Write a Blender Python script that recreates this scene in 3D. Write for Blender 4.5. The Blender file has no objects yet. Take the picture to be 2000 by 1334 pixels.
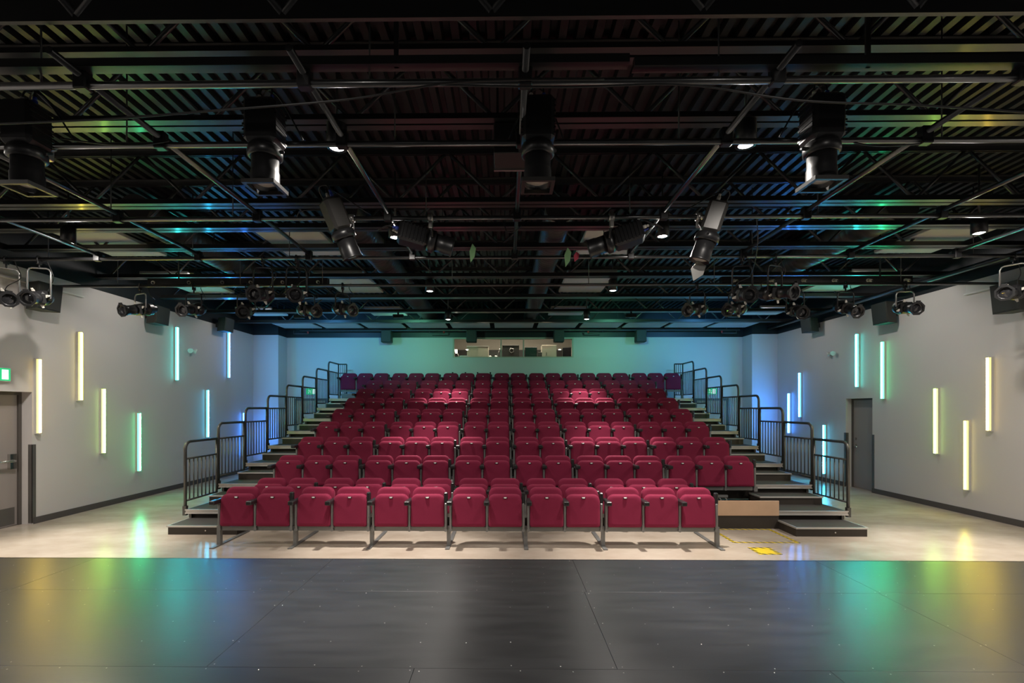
import bpy, math, random
from mathutils import Vector, Matrix, Quaternion
random.seed(7)
PI = math.pi
SC = bpy.context.scene
COL = SC.collection

# ------------------------------------------------------------------ camera
H = 1.895            # eye height over the hall floor
F = 944.0            # focal length in photo pixels (17 mm shift lens)
YAW = 0.012
cam_d = bpy.data.cameras.new('camera')
cam_d.sensor_width = 36.0
cam_d.lens = F / 2000 * 36
cam_d.shift_x = 0.012
cam_d.shift_y = 0.065
cam_d.clip_start = 0.05
cam = bpy.data.objects.new('camera', cam_d)
COL.objects.link(cam)
cam.location = (0, 0, H)
cam.rotation_euler = (PI / 2, 0, YAW)
SC.camera = cam

# ------------------------------------------------------------------ world, exposure
W = bpy.data.worlds.new('world')
SC.world = W
W.use_nodes = True
W.node_tree.nodes['Background'].inputs[0].default_value = (1.0, 0.97, 0.94, 1)
W.node_tree.nodes['Background'].inputs[1].default_value = 0.06
SC.view_settings.view_transform = 'Standard'
SC.view_settings.look = 'None'
SC.view_settings.exposure = 0.1
SC.view_settings.gamma = 1.0
SC.view_settings.use_curve_mapping = False
try:
    SC.cycles.max_bounces = 6
    SC.cycles.diffuse_bounces = 3
    SC.cycles.glossy_bounces = 3
    SC.cycles.use_denoising = True
    SC.cycles.sample_clamp_indirect = 6.0
except Exception:
    pass

# light strengths
SPOT_W = 820.0       # narrow core of a downlight
TAIL_W = 80.0       # soft outer cone of a downlight
FLOOD_W = 14.0       # wide flood of a downlight
STAGE_W = 36.0       # extra downlights added over the stage
WASH_W = 20.0        # added wall washers
TUBE_E = 58.0         # LED tube emission


def at(px, py, D):
    """World point seen at photo pixel (px, py), D metres along the lens axis."""
    u = (px - 976) / F
    v = (797 - py) / F
    return Vector((D * (u * math.cos(YAW) - math.sin(YAW)), D * (u * math.sin(YAW) + math.cos(YAW)), H + D * v))


# ------------------------------------------------------------------ materials
MATS = {}


def mat(name, col, rough=0.5, metal=0.0, spec=0.5, emit=None, estr=0.0, noise=None, bump=None, sheen=0.0, coat=0.0, trans=0.0):
    m = bpy.data.materials.new(name)
    m.use_nodes = True
    nt = m.node_tree
    b = nt.nodes['Principled BSDF']
    b.inputs['Base Color'].default_value = (*col, 1)
    b.inputs['Roughness'].default_value = rough
    b.inputs['Metallic'].default_value = metal
    b.inputs['Specular IOR Level'].default_value = spec
    if sheen:
        b.inputs['Sheen Weight'].default_value = sheen
        b.inputs['Sheen Roughness'].default_value = 0.5
        b.inputs['Sheen Tint'].default_value = (*[min(1, c * 2 + .1) for c in col], 1)
    if coat:
        b.inputs['Coat Weight'].default_value = coat
        b.inputs['Coat Roughness'].default_value = 0.1
    if trans:
        b.inputs['Transmission Weight'].default_value = trans
    if emit:
        b.inputs['Emission Color'].default_value = (*emit, 1)
        b.inputs['Emission Strength'].default_value = estr
    tc = None
    if noise or bump:
        tc = nt.nodes.new('ShaderNodeTexCoord')
    if noise:   # (scale, amount, detail)
        n = nt.nodes.new('ShaderNodeTexNoise')
        n.inputs['Scale'].default_value = noise[0]
        n.inputs['Detail'].default_value = noise[2] if len(noise) > 2 else 4
        nt.links.new(tc.outputs['Object'], n.inputs['Vector'])
        r = nt.nodes.new('ShaderNodeValToRGB')
        a = noise[1]
        r.color_ramp.elements[0].position = 0.3
        r.color_ramp.elements[1].position = 0.7
        r.color_ramp.elements[0].color = (*[max(0, c * (1 - a)) for c in col], 1)
        r.color_ramp.elements[1].color = (*[min(1, c * (1 + a)) for c in col], 1)
        nt.links.new(n.outputs['Fac'], r.inputs['Fac'])
        nt.links.new(r.outputs['Color'], b.inputs['Base Color'])
    if bump:    # (scale, strength, distance)
        n2 = nt.nodes.new('ShaderNodeTexNoise')
        n2.inputs['Scale'].default_value = bump[0]
        n2.inputs['Detail'].default_value = 5
        nt.links.new(tc.outputs['Object'], n2.inputs['Vector'])
        bp = nt.nodes.new('ShaderNodeBump')
        bp.inputs['Strength'].default_value = bump[1]
        bp.inputs['Distance'].default_value = bump[2]
        nt.links.new(n2.outputs['Fac'], bp.inputs['Height'])
        nt.links.new(bp.outputs['Normal'], b.inputs['Normal'])
    MATS[name] = m
    return m


mat('wall_paint', (0.60, 0.568, 0.55), 0.6, noise=(0.35, 0.03, 2), bump=(60, 0.05, 0.002))
mat('wall_paint_gloss', (0.60, 0.585, 0.56), 0.6, spec=0.3)
mat('wall_black', (0.012, 0.014, 0.016), 0.45)
mat('deck_black', (0.012, 0.012, 0.0125), 0.36, spec=0.5)
mat('steel_black', (0.024, 0.024, 0.024), 0.32, spec=0.7, coat=0.2)
mat('pipe_black', (0.014, 0.014, 0.015), 0.28, spec=1.0, coat=0.4)
mat('duct_grey', (0.06, 0.056, 0.055), 0.38, spec=0.6)
mat('panel_grey', (0.50, 0.49, 0.47), 0.75, noise=(2.0, 0.06, 3))
mat('fixture_black', (0.012, 0.012, 0.013), 0.35, spec=0.5)
mat('fixture_grey', (0.038, 0.036, 0.034), 0.4, metal=0.3)
mat('fixture_silver', (0.45, 0.44, 0.42), 0.3, metal=0.8)
mat('lens_glass', (0.50, 0.45, 0.38), 0.12, spec=0.8)
mat('lens_dark', (0.02, 0.02, 0.022), 0.06, spec=0.9)
mat('seat_red', (0.185, 0.0095, 0.038), 0.8, spec=0.25, sheen=0.35, noise=(180, 0.10, 2), bump=(420, 0.12, 0.001))
mat('plastic_black', (0.016, 0.016, 0.017), 0.35)
mat('plate_white', (0.75, 0.74, 0.70), 0.35)
mat('steel_grey', (0.20, 0.20, 0.195), 0.42, metal=0.35)
mat('rail_steel', (0.10, 0.098, 0.092), 0.33, metal=0.6)
mat('aluminium', (0.60, 0.58, 0.55), 0.38, metal=0.6)
mat('tread_carpet', (0.050, 0.047, 0.045), 0.85, noise=(120, 0.25, 3), bump=(300, 0.25, 0.002))
mat('riser_brown', (0.035, 0.027, 0.021), 0.55, noise=(3, 0.12, 3))
mat('wood_light', (0.56, 0.37, 0.24), 0.42, noise=(2.2, 0.10, 4))
mat('door_taupe', (0.30, 0.265, 0.25), 0.45)
mat('door_tan', (0.42, 0.31, 0.20), 0.5, noise=(2.5, 0.12, 4))
mat('frame_taupe', (0.085, 0.075, 0.068), 0.4)
mat('baseboard_grey', (0.085, 0.075, 0.070), 0.5)
mat('guard_metal', (0.16, 0.15, 0.14), 0.35, metal=0.5)
mat('chrome', (0.62, 0.61, 0.59), 0.2, metal=1.0)
mat('white_box', (0.70, 0.69, 0.66), 0.45)
mat('speaker_black', (0.032, 0.035, 0.032), 0.6, bump=(500, 0.2, 0.001))
mat('tube_housing', (0.55, 0.54, 0.50), 0.4)
mat('tape_yellow', (0.78, 0.56, 0.02), 0.45)
mat('tape_black', (0.02, 0.02, 0.02), 0.45)
mat('exit_green', (0.02, 0.35, 0.12), 0.4, emit=(0.02, 0.55, 0.20), estr=0.9)
mat('exit_white', (0.8, 0.9, 0.8), 0.4, emit=(0.7, 1.0, 0.8), estr=0.9)
mat('gel_green', (0.22, 0.42, 0.18), 0.45)
mat('gel_red', (0.42, 0.03, 0.06), 0.45)
mat('plug_blue', (0.03, 0.06, 0.35), 0.4)
mat('plug_white', (0.65, 0.62, 0.55), 0.4)
mat('cable_black', (0.012, 0.012, 0.012), 0.5)
mat('booth_cream', (0.52, 0.47, 0.38), 0.6)
mat('booth_wall', (0.40, 0.36, 0.30), 0.7)
mat('booth_dark', (0.045, 0.042, 0.038), 0.6)
mat('screen_green', (0.015, 0.045, 0.035), 0.2)
mat('sprinkler_red', (0.45, 0.03, 0.02), 0.4)
mat('bracket_white', (0.62, 0.61, 0.58), 0.5)
mat('lamp_disc', (1, 1, 1), 0.4, emit=(1.0, 0.96, 0.90), estr=14.0)
mat('booth_lamp', (1, 1, 1), 0.4, emit=(1.0, 0.90, 0.74), estr=6.0)


def floor_material():
    m = mat('concrete', (0.45, 0.385, 0.315), 0.2)
    nt = m.node_tree
    b = nt.nodes['Principled BSDF']
    tc = nt.nodes.new('ShaderNodeTexCoord')
    mp = nt.nodes.new('ShaderNodeMapping')
    mp.inputs['Scale'].default_value = (1.0, 1.8, 1)
    nt.links.new(tc.outputs['Object'], mp.inputs['Vector'])
    n = nt.nodes.new('ShaderNodeTexNoise')
    n.inputs['Scale'].default_value = 1.3
    n.inputs['Detail'].default_value = 9
    n.inputs['Roughness'].default_value = 0.62
    nt.links.new(mp.outputs['Vector'], n.inputs['Vector'])
    r = nt.nodes.new('ShaderNodeValToRGB')
    r.color_ramp.elements[0].position = 0.32
    r.color_ramp.elements[1].position = 0.72
    r.color_ramp.elements[0].color = (0.37, 0.305, 0.24, 1)
    r.color_ramp.elements[1].color = (0.51, 0.44, 0.365, 1)
    nt.links.new(n.outputs['Fac'], r.inputs['Fac'])
    nt.links.new(r.outputs['Color'], b.inputs['Base Color'])
    r2 = nt.nodes.new('ShaderNodeMapRange')
    r2.inputs['To Min'].default_value = 0.17
    r2.inputs['To Max'].default_value = 0.31
    nt.links.new(n.outputs['Fac'], r2.inputs['Value'])
    nt.links.new(r2.outputs['Result'], b.inputs['Roughness'])
    b.inputs['Specular IOR Level'].default_value = 0.25
    return m


def stage_material():
    m = mat('stage_black', (0.030, 0.030, 0.033), 0.34)
    nt = m.node_tree
    b = nt.nodes['Principled BSDF']
    tc = nt.nodes.new('ShaderNodeTexCoord')
    mp = nt.nodes.new('ShaderNodeMapping')
    mp.inputs['Scale'].default_value = (1.0, 5.0, 1)
    nt.links.new(tc.outputs['Object'], mp.inputs['Vector'])
    n = nt.nodes.new('ShaderNodeTexNoise')
    n.inputs['Scale'].default_value = 2.2
    n.inputs['Detail'].default_value = 8
    nt.links.new(mp.outputs['Vector'], n.inputs['Vector'])
    r = nt.nodes.new('ShaderNodeValToRGB')
    r.color_ramp.elements[0].position = 0.3
    r.color_ramp.elements[1].position = 0.75
    r.color_ramp.elements[0].color = (0.024, 0.024, 0.026, 1)
    r.color_ramp.elements[1].color = (0.038, 0.038, 0.041, 1)
    nt.links.new(n.outputs['Fac'], r.inputs['Fac'])
    nt.links.new(r.outputs['Color'], b.inputs['Base Color'])
    r2 = nt.nodes.new('ShaderNodeMapRange')
    r2.inputs['To Min'].default_value = 0.27
    r2.inputs['To Max'].default_value = 0.34
    nt.links.new(n.outputs['Fac'], r2.inputs['Value'])
    nt.links.new(r2.outputs['Result'], b.inputs['Roughness'])
    b.inputs['Specular IOR Level'].default_value = 1.0
    n2 = nt.nodes.new('ShaderNodeTexNoise')
    n2.inputs['Scale'].default_value = 30
    n2.inputs['Detail'].default_value = 4
    nt.links.new(mp.outputs['Vector'], n2.inputs['Vector'])
    bp = nt.nodes.new('ShaderNodeBump')
    bp.inputs['Strength'].default_value = 0.06
    bp.inputs['Distance'].default_value = 0.004
    nt.links.new(n2.outputs['Fac'], bp.inputs['Height'])
    nt.links.new(bp.outputs['Normal'], b.inputs['Normal'])
    return m


def hazard_material():
    m = mat('hazard_tape', (0.78, 0.56, 0.02), 0.45)
    nt = m.node_tree
    b = nt.nodes['Principled BSDF']
    tc = nt.nodes.new('ShaderNodeTexCoord')
    sp = nt.nodes.new('ShaderNodeSeparateXYZ')
    nt.links.new(tc.outputs['Object'], sp.inputs['Vector'])
    ad = nt.nodes.new('ShaderNodeMath'); ad.operation = 'ADD'
    nt.links.new(sp.outputs['X'], ad.inputs[0]); nt.links.new(sp.outputs['Y'], ad.inputs[1])
    mu = nt.nodes.new('ShaderNodeMath'); mu.operation = 'MULTIPLY'; mu.inputs[1].default_value = 10.0
    nt.links.new(ad.outputs[0], mu.inputs[0])
    fr = nt.nodes.new('ShaderNodeMath'); fr.operation = 'FRACT'
    nt.links.new(mu.outputs[0], fr.inputs[0])
    gt = nt.nodes.new('ShaderNodeMath'); gt.operation = 'GREATER_THAN'; gt.inputs[1].default_value = 0.5
    nt.links.new(fr.outputs[0], gt.inputs[0])
    mx = nt.nodes.new('ShaderNodeMix'); mx.data_type = 'RGBA'
    mx.inputs[6].default_value = (0.80, 0.58, 0.02, 1); mx.inputs[7].default_value = (0.015, 0.015, 0.015, 1)
    nt.links.new(gt.outputs[0], mx.inputs[0])
    nt.links.new(mx.outputs[2], b.inputs['Base Color'])
    return m


def glass_material():
    m = bpy.data.materials.new('booth_glass')
    m.use_nodes = True
    nt = m.node_tree
    nt.nodes.clear()
    o = nt.nodes.new('ShaderNodeOutputMaterial')
    t = nt.nodes.new('ShaderNodeBsdfTransparent'); t.inputs[0].default_value = (0.93, 0.95, 0.94, 1)
    g = nt.nodes.new('ShaderNodeBsdfGlossy'); g.inputs['Roughness'].default_value = 0.02
    fz = nt.nodes.new('ShaderNodeFresnel'); fz.inputs['IOR'].default_value = 1.45
    mx = nt.nodes.new('ShaderNodeMixShader')
    nt.links.new(fz.outputs[0], mx.inputs[0]); nt.links.new(t.outputs[0], mx.inputs[1]); nt.links.new(g.outputs[0], mx.inputs[2])
    nt.links.new(mx.outputs[0], o.inputs['Surface'])
    MATS['booth_glass'] = m


floor_material(); stage_material(); hazard_material(); glass_material()
TUBE_COL = {
    'amber': (1.0, 0.66, 0.06), 'yellow': (0.95, 0.80, 0.08), 'lime': (0.45, 1.0, 0.12), 'green': (0.03, 1.0, 0.30),
    'jade': (0.025, 1.0, 0.36), 'aqua': (0.025, 0.85, 0.80), 'cyan': (0.025, 0.60, 1.0), 'azure': (0.03, 0.32, 1.0), 'blue': (0.03, 0.22, 1.0)}
TUBE_K = {'amber': 0.55, 'yellow': 0.55, 'lime': 0.7, 'green': 1.0, 'jade': 1.3, 'aqua': 1.7, 'cyan': 1.6, 'azure': 1.7, 'blue': 1.6}
for k, c in TUBE_COL.items():
    mat('tube_' + k, (0.8, 0.8, 0.8), 0.4, emit=c, estr=TUBE_E * TUBE_K[k])
    mat('glow_' + k, (0.8, 0.8, 0.8), 0.4, emit=c, estr=TUBE_E * TUBE_K[k] * (0.22 if k == 'blue' else 0.07))


# ------------------------------------------------------------------ mesh building
class MB:
    def __init__(self):
        self.v = []; self.f = []; self.s = []

    def add(self, vs, fs, smooth=False):
        b = len(self.v)
        self.v.extend(tuple(p) for p in vs)
        for q in fs:
            self.f.append(tuple(b + i for i in q)); self.s.append(smooth)
        return self

    def bx(self, x0, x1, y0, y1, z0, z1):
        vs = [(x0, y0, z0), (x1, y0, z0), (x1, y1, z0), (x0, y1, z0), (x0, y0, z1), (x1, y0, z1), (x1, y1, z1), (x0, y1, z1)]
        return self.add(vs, [(0, 3, 2, 1), (4, 5, 6, 7), (0, 1, 5, 4), (1, 2, 6, 5), (2, 3, 7, 6), (3, 0, 4, 7)])

    def cb(self, x0, x1, y0, y1, z0, z1, c=0.01):
        """box with all edges chamfered by c"""
        xs = (x0, x1); ys = (y0, y1); zs = (z0, z1)
        vs = []; idx = {}
        for i in (0, 1):
            for j in (0, 1):
                for k in (0, 1):
                    sx = c if i == 0 else -c; sy = c if j == 0 else -c; sz = c if k == 0 else -c
                    for a, p in enumerate(((xs[i], ys[j] + sy, zs[k] + sz), (xs[i] + sx, ys[j], zs[k] + sz), (xs[i] + sx, ys[j] + sy, zs[k]))):
                        idx[i, j, k, a] = len(vs); vs.append(p)
        g = lambda i, j, k, a: idx[i, j, k, a]
        fs = []
        for i in (0, 1):
            q = [g(i, 0, 0, 0), g(i, 1, 0, 0), g(i, 1, 1, 0), g(i, 0, 1, 0)]; fs.append(q if i else q[::-1])
        for j in (0, 1):
            q = [g(0, j, 0, 1), g(1, j, 0, 1), g(1, j, 1, 1), g(0, j, 1, 1)]; fs.append(q[::-1] if j else q)
        for k in (0, 1):
            q = [g(0, 0, k, 2), g(1, 0, k, 2), g(1, 1, k, 2), g(0, 1, k, 2)]; fs.append(q if k else q[::-1])
        for j in (0, 1):
            for k in (0, 1):
                q = [g(0, j, k, 1), g(1, j, k, 1), g(1, j, k, 2), g(0, j, k, 2)]; fs.append(q if (j == k) else q[::-1])
        for i in (0, 1):
            for k in (0, 1):
                q = [g(i, 0, k, 0), g(i, 1, k, 0), g(i, 1, k, 2), g(i, 0, k, 2)]; fs.append(q[::-1] if (i == k) else q)
        for i in (0, 1):
            for j in (0, 1):
                q = [g(i, j, 0, 0), g(i, j, 1, 0), g(i, j, 1, 1), g(i, j, 0, 1)]; fs.append(q if (i == j) else q[::-1])
        for i in (0, 1):
            for j in (0, 1):
                for k in (0, 1):
                    q = [g(i, j, k, 0), g(i, j, k, 1), g(i, j, k, 2)]; fs.append(q if (i + j + k) % 2 else q[::-1])
        return self.add(vs, fs)

    def cyl(self, p0, p1, r0, r1=None, n=12, caps=True, smooth=True):
        r1 = r0 if r1 is None else r1
        p0 = Vector(p0); p1 = Vector(p1); d = (p1 - p0).normalized()
        a = d.orthogonal().normalized(); b = d.cross(a)
        vs = []
        for p, r in ((p0, r0), (p1, r1)):
            for i in range(n):
                t = 2 * PI * i / n
                vs.append(p + (a * math.cos(t) + b * math.sin(t)) * r)
        self.add(vs, [(i, (i + 1) % n, n + (i + 1) % n, n + i) for i in range(n)], smooth)
        if caps:
            self.add(vs[:n], [tuple(range(n))[::-1]]); self.add(vs[n:], [tuple(range(n))])
        return self

    def tube(self, pts, r, n=8, caps=True):
        pts = [Vector(p) for p in pts]
        rings = []; prev = None
        for i, p in enumerate(pts):
            d = (pts[min(i + 1, len(pts) - 1)] - pts[max(i - 1, 0)]).normalized()
            if prev is None:
                a = d.orthogonal().normalized()
            else:
                a = (prev - d * prev.dot(d)).normalized()
            prev = a; b = d.cross(a)
            rings.append([p + (a * math.cos(2 * PI * k / n) + b * math.sin(2 * PI * k / n)) * r for k in range(n)])
        vs = [q for g in rings for q in g]
        fs = [(i * n + k, i * n + (k + 1) % n, (i + 1) * n + (k + 1) % n, (i + 1) * n + k) for i in range(len(pts) - 1) for k in range(n)]
        self.add(vs, fs, True)
        if caps:
            self.add(rings[0], [tuple(range(n))[::-1]]); self.add(rings[-1], [tuple(range(n))])
        return self

    def lathe(self, prof, n=20, o=(0, 0, 0), ax=(1, 0, 0), smooth=True):
        """profile [(along, radius)] turned about ax through o"""
        o = Vector(o); d = Vector(ax).normalized(); a = d.orthogonal().normalized(); b = d.cross(a)
        for (t0, r0), (t1, r1) in zip(prof[:-1], prof[1:]):
            if abs(r0) < 1e-6 and abs(r1) < 1e-6:
                continue
            ring = lambda t, r: [o + d * t + (a * math.cos(2 * PI * k / n) + b * math.sin(2 * PI * k / n)) * r for k in range(n)]
            if r0 < 1e-6:
                self.add([o + d * t0] + ring(t1, r1), [(0, 1 + (k + 1) % n, 1 + k) for k in range(n)], False)
            elif r1 < 1e-6:
                self.add([o + d * t1] + ring(t0, r0), [(0, 1 + k, 1 + (k + 1) % n) for k in range(n)], False)
            else:
                self.add(ring(t0, r0) + ring(t1, r1), [(k, (k + 1) % n, n + (k + 1) % n, n + k) for k in range(n)], smooth)
        return self

    def prism(self, poly, axis, a0, a1):
        """2-D polygon extruded along axis 'x','y' or 'z'"""
        def put(p, a):
            return {'x': (a, p[0], p[1]), 'y': (p[0], a, p[1]), 'z': (p[0], p[1], a)}[axis]
        n = len(poly)
        vs = [put(p, a0) for p in poly] + [put(p, a1) for p in poly]
        fs = [(i, (i + 1) % n, n + (i + 1) % n, n + i) for i in range(n)] + [tuple(range(n))[::-1], tuple(range(n, 2 * n))]
        return self.add(vs, fs)

    def puff(self, outline, layers, cx, cz, hw, hh):
        """rounded cushion: outline (x,z) stacked along y with insets"""
        n = len(outline); vs = []
        for y, ins, tilt in layers:
            for x, z in outline:
                vs.append((cx + (x - cx) * (1 - ins / hw), y + tilt * (z - cz), cz + (z - cz) * (1 - ins / hh)))
        fs = [(l * n + i, l * n + (i + 1) % n, (l + 1) * n + (i + 1) % n, (l + 1) * n + i) for l in range(len(layers) - 1) for i in range(n)]
        self.add(vs, fs, True)
        L = len(layers) - 1
        self.add(vs[:n], [tuple(range(n))[::-1]], False); self.add(vs[L * n:], [tuple(range(n))], False)
        return self

    def mesh(self, name, m):
        me = bpy.data.meshes.new(name)
        me.from_pydata([tuple(p) for p in self.v], [], self.f)
        me.polygons.foreach_set('use_smooth', self.s)
        ms = m if isinstance(m, (list, tuple)) else [m]
        for x in ms:
            me.materials.append(MATS[x])
        import bmesh
        bm = bmesh.new(); bm.from_mesh(me)
        bmesh.ops.remove_doubles(bm, verts=bm.verts, dist=1e-5)
        bmesh.ops.recalc_face_normals(bm, faces=bm.faces)
        bm.to_mesh(me); bm.free()
        me.update()
        return me


def obj(name, data, parent=None, m=None, loc=None, matrix=None):
    me = data.mesh(name, m) if isinstance(data, MB) else data
    o = bpy.data.objects.new(name, me)
    COL.objects.link(o)
    if parent is not None:
        o.parent = parent
    if matrix is not None:
        o.matrix_local = matrix
    elif loc is not None:
        o.location = loc
    return o


def tag(o, label, cat, group=None, kind=None):
    o['label'] = label
    o['category'] = cat
    if group:
        o['group'] = group
    if kind:
        o['kind'] = kind
    return o


def thing(name, label, cat, loc=(0, 0, 0), rz=0.0, group=None):
    o = bpy.data.objects.new(name, None)
    COL.objects.link(o)
    o.empty_display_size = 0.1
    o.location = loc
    o.rotation_euler = (0, 0, rz)
    return tag(o, label, cat, group)


def struct(name, mb, m, label, cat, parent=None):
    o = obj(name, mb, parent, m)
    if parent is None:
        o['kind'] = 'structure'; o['label'] = label; o['category'] = cat
    return o


def copy_tree(root, loc=None, rz=None):
    r = root.copy(); COL.objects.link(r)
    if loc is not None:
        r.location = loc
    if rz is not None:
        r.rotation_euler = (0, 0, rz)
    for ch in list(root.children):
        c = ch.copy(); COL.objects.link(c); c.parent = r
        for g in list(ch.children):
            d = g.copy(); COL.objects.link(d); d.parent = c
    return r


ORD = ['first', 'second', 'third', 'fourth', 'fifth', 'sixth', 'seventh', 'eighth', 'ninth', 'tenth', 'eleventh', 'twelfth', 'thirteenth',
       'fourteenth', 'fifteenth', 'sixteenth', 'seventeenth', 'eighteenth', 'nineteenth', 'twentieth']

# ------------------------------------------------------------------ room shell
XL, XR = -7.72, 8.22       # side walls
YP, YB = 14.70, 15.30      # corner piers, back wall
ZW, ZD = 4.13, 5.02        # paint line, roof deck
Y0 = -5.0
T = 0.30

struct('floor', MB().bx(XL - T, XR + T, 2.0, YB + 3.0, -0.2, 0.0), 'concrete', 'polished beige concrete floor of the hall', 'floor')

# roof deck with trapezoid ribs running front to back
mb = MB()
x = XL - T
prof = []
while x < XR + T:
    prof += [(x, ZD + 0.055), (x + 0.050, ZD + 0.055), (x + 0.068, ZD), (x + 0.132, ZD)]
    x += 0.15
prof.append((x, ZD + 0.055))
vs = [(a, Y0, z) for a, z in prof] + [(a, YB + 0.2, z) for a, z in prof]
n = len(prof)
mb.add(vs, [(i, i + 1, n + i + 1, n + i) for i in range(n - 1)])
mb.bx(XL - T, XR + T, Y0, YB + 3.0, ZD + 0.056, ZD + 0.2)
struct('ceiling', mb, 'deck_black', 'black ribbed steel roof deck above the joists', 'ceiling')


def wall_with_holes(axis, c0, c1, a0, a1, z0, z1, holes):
    """box wall; axis 'y' runs along Y (side wall) with thickness c0..c1 in X, axis 'x' runs along X"""
    m = MB()
    def b(p0, p1, q0, q1):
        if p1 - p0 < 1e-4 or q1 - q0 < 1e-4:
            return
        if axis == 'y':
            m.bx(c0, c1, p0, p1, q0, q1)
        else:
            m.bx(p0, p1, c0, c1, q0, q1)
    cur = a0
    for (h0, h1, k0, k1) in sorted(holes):
        b(cur, h0, z0, z1)
        b(h0, h1, z0, k0)
        b(h0, h1, k1, z1)
        cur = h1
    b(cur, a1, z0, z1)
    return m


LD = (6.80, 7.79, 0.0, 2.155)      # left door opening
RD = (10.93, 11.77, 0.0, 2.12)     # right door opening
WIN = (-1.675, 2.15, 3.49, ZW)     # control booth window
struct('wall_left', wall_with_holes('y', XL - T, XL, Y0, YB + 0.2, 0, ZW, [LD]), 'wall_paint', 'warm grey painted wall on the left with light tubes', 'wall')
struct('wall_right', wall_with_holes('y', XR, XR + T, Y0, YB + 0.2, 0, ZW, [RD]), 'wall_paint', 'warm grey painted wall on the right with light tubes', 'wall')
struct('wall_back', wall_with_holes('x', YB, YB + 0.15, XL - T, XR + T, 0, ZW, [WIN]), 'wall_paint_gloss', 'pale back wall behind the seating with booth window', 'wall')
struct('wall_back_left', MB().bx(XL, -6.95, YP, YB, 0, ZW), 'wall_paint', 'projecting wall corner at back left washed blue', 'wall')
struct('wall_back_right', MB().bx(7.45, XR, YP, YB, 0, ZW), 'wall_paint', 'projecting wall corner at back right washed blue', 'wall')
struct('trim_1', MB().bx(XL - T, XL, Y0, YB + 0.2, ZW, ZD + 0.06), 'wall_black', 'black painted band above the left wall', 'wall')
struct('trim_2', MB().bx(XR, XR + T, Y0, YB + 0.2, ZW, ZD + 0.06), 'wall_black', 'black painted band above the right wall', 'wall')
struct('trim_3', MB().bx(XL, XR, YB - 0.02, YB + 0.15, ZW, ZD + 0.06).bx(XL, -6.95, YP - 0.0, YB - 0.02, ZW, ZD + 0.06).bx(7.45, XR, YP, YB - 0.02, ZW, ZD + 0.06), 'wall_black', 'black painted band above the back wall', 'wall')
struct('baseboard_left', MB().bx(XL, XL + 0.014, LD[1] + 0.02, YP, 0, 0.105).bx(XL, XL + 0.014, Y0, LD[0], 0, 0.105), 'baseboard_grey', 'dark grey rubber baseboard along the left wall', 'baseboard')
struct('baseboard_right', MB().bx(XR - 0.014, XR, RD[1], YP, 0, 0.105).bx(XR - 0.014, XR, Y0, RD[0], 0, 0.105), 'baseboard_grey', 'dark grey rubber baseboard along the right wall', 'baseboard')
struct('baseboard_back', MB().bx(XL, -6.95, YP - 0.014, YP, 0, 0.105).bx(7.45, XR, YP - 0.014, YP, 0, 0.105), 'baseboard_grey', 'dark grey baseboard at the back wall corners', 'baseboard')

# doors
d1 = struct('door_1', MB().bx(XL - 0.245, XL - 0.20, LD[0] + 0.06, LD[1] - 0.05, 0.01, LD[3] - 0.05), 'door_taupe', 'taupe steel door with push bar in the left wall', 'door')
fr = MB().bx(XL - 0.29, XL - 0.17, LD[1] - 0.05, LD[1], 0, LD[3]).bx(XL - 0.29, XL - 0.17, LD[0], LD[0] + 0.06, 0, LD[3]).bx(XL - 0.29, XL - 0.17, LD[0] + 0.06, LD[1] - 0.05, LD[3] - 0.05, LD[3])
obj('door_frame', fr, d1, 'frame_taupe')
hb = MB().bx(XL - 0.20, XL - 0.15, LD[1] - 0.20, LD[1] - 0.10, 0.92, 1.16)
hb.cyl((XL - 0.17, LD[1] - 0.15, 1.05), (XL - 0.12, LD[1] - 0.15, 1.05), 0.022)
hb.tube([(XL - 0.12, LD[1] - 0.15, 1.05), (XL - 0.11, LD[1] - 0.20, 1.05), (XL - 0.11, LD[1] - 0.62, 1.05)], 0.02)
o = obj('door_handle', hb, d1, 'chrome'); o['label'] = 'chrome push bar handle'
obj('kick_plate', MB().bx(XL - 0.20, XL - 0.196, LD[0] + 0.10, LD[1] - 0.09, 0.03, 0.30), d1, 'guard_metal')
d2 = struct('door_2', MB().bx(XR + 0.155, XR + 0.20, RD[0] + 0.03, RD[1] - 0.03, 0.01, RD[3] - 0.04), 'door_taupe', 'taupe steel door with lever in the right wall', 'door')
fr = MB().bx(XR + 0.13, XR + 0.25, RD[1] - 0.04, RD[1], 0, RD[3]).bx(XR + 0.13, XR + 0.25, RD[0], RD[0] + 0.03, 0, RD[3]).bx(XR + 0.13, XR + 0.25, RD[0] + 0.03, RD[1] - 0.04, RD[3] - 0.04, RD[3])
obj('door_frame', fr, d2, 'frame_taupe')
hb = MB().lathe([(0, 0), (0, 0.045), (0.012, 0.045), (0.012, 0)], 16, (XR + 0.155, RD[1] - 0.12, 1.0), (-1, 0, 0))
hb.lathe([(0, 0), (0, 0.03), (0.012, 0.03), (0.012, 0)], 16, (XR + 0.155, RD[1] - 0.12, 1.16), (-1, 0, 0))
hb.tube([(XR + 0.155, RD[1] - 0.12, 1.0), (XR + 0.10, RD[1] - 0.12, 1.0), (XR + 0.095, RD[1] - 0.14, 0.995), (XR + 0.095, RD[1] - 0.24, 0.97)], 0.012)
o = obj('door_handle', hb, d2, 'chrome'); o['label'] = 'chrome lever handle'
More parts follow.
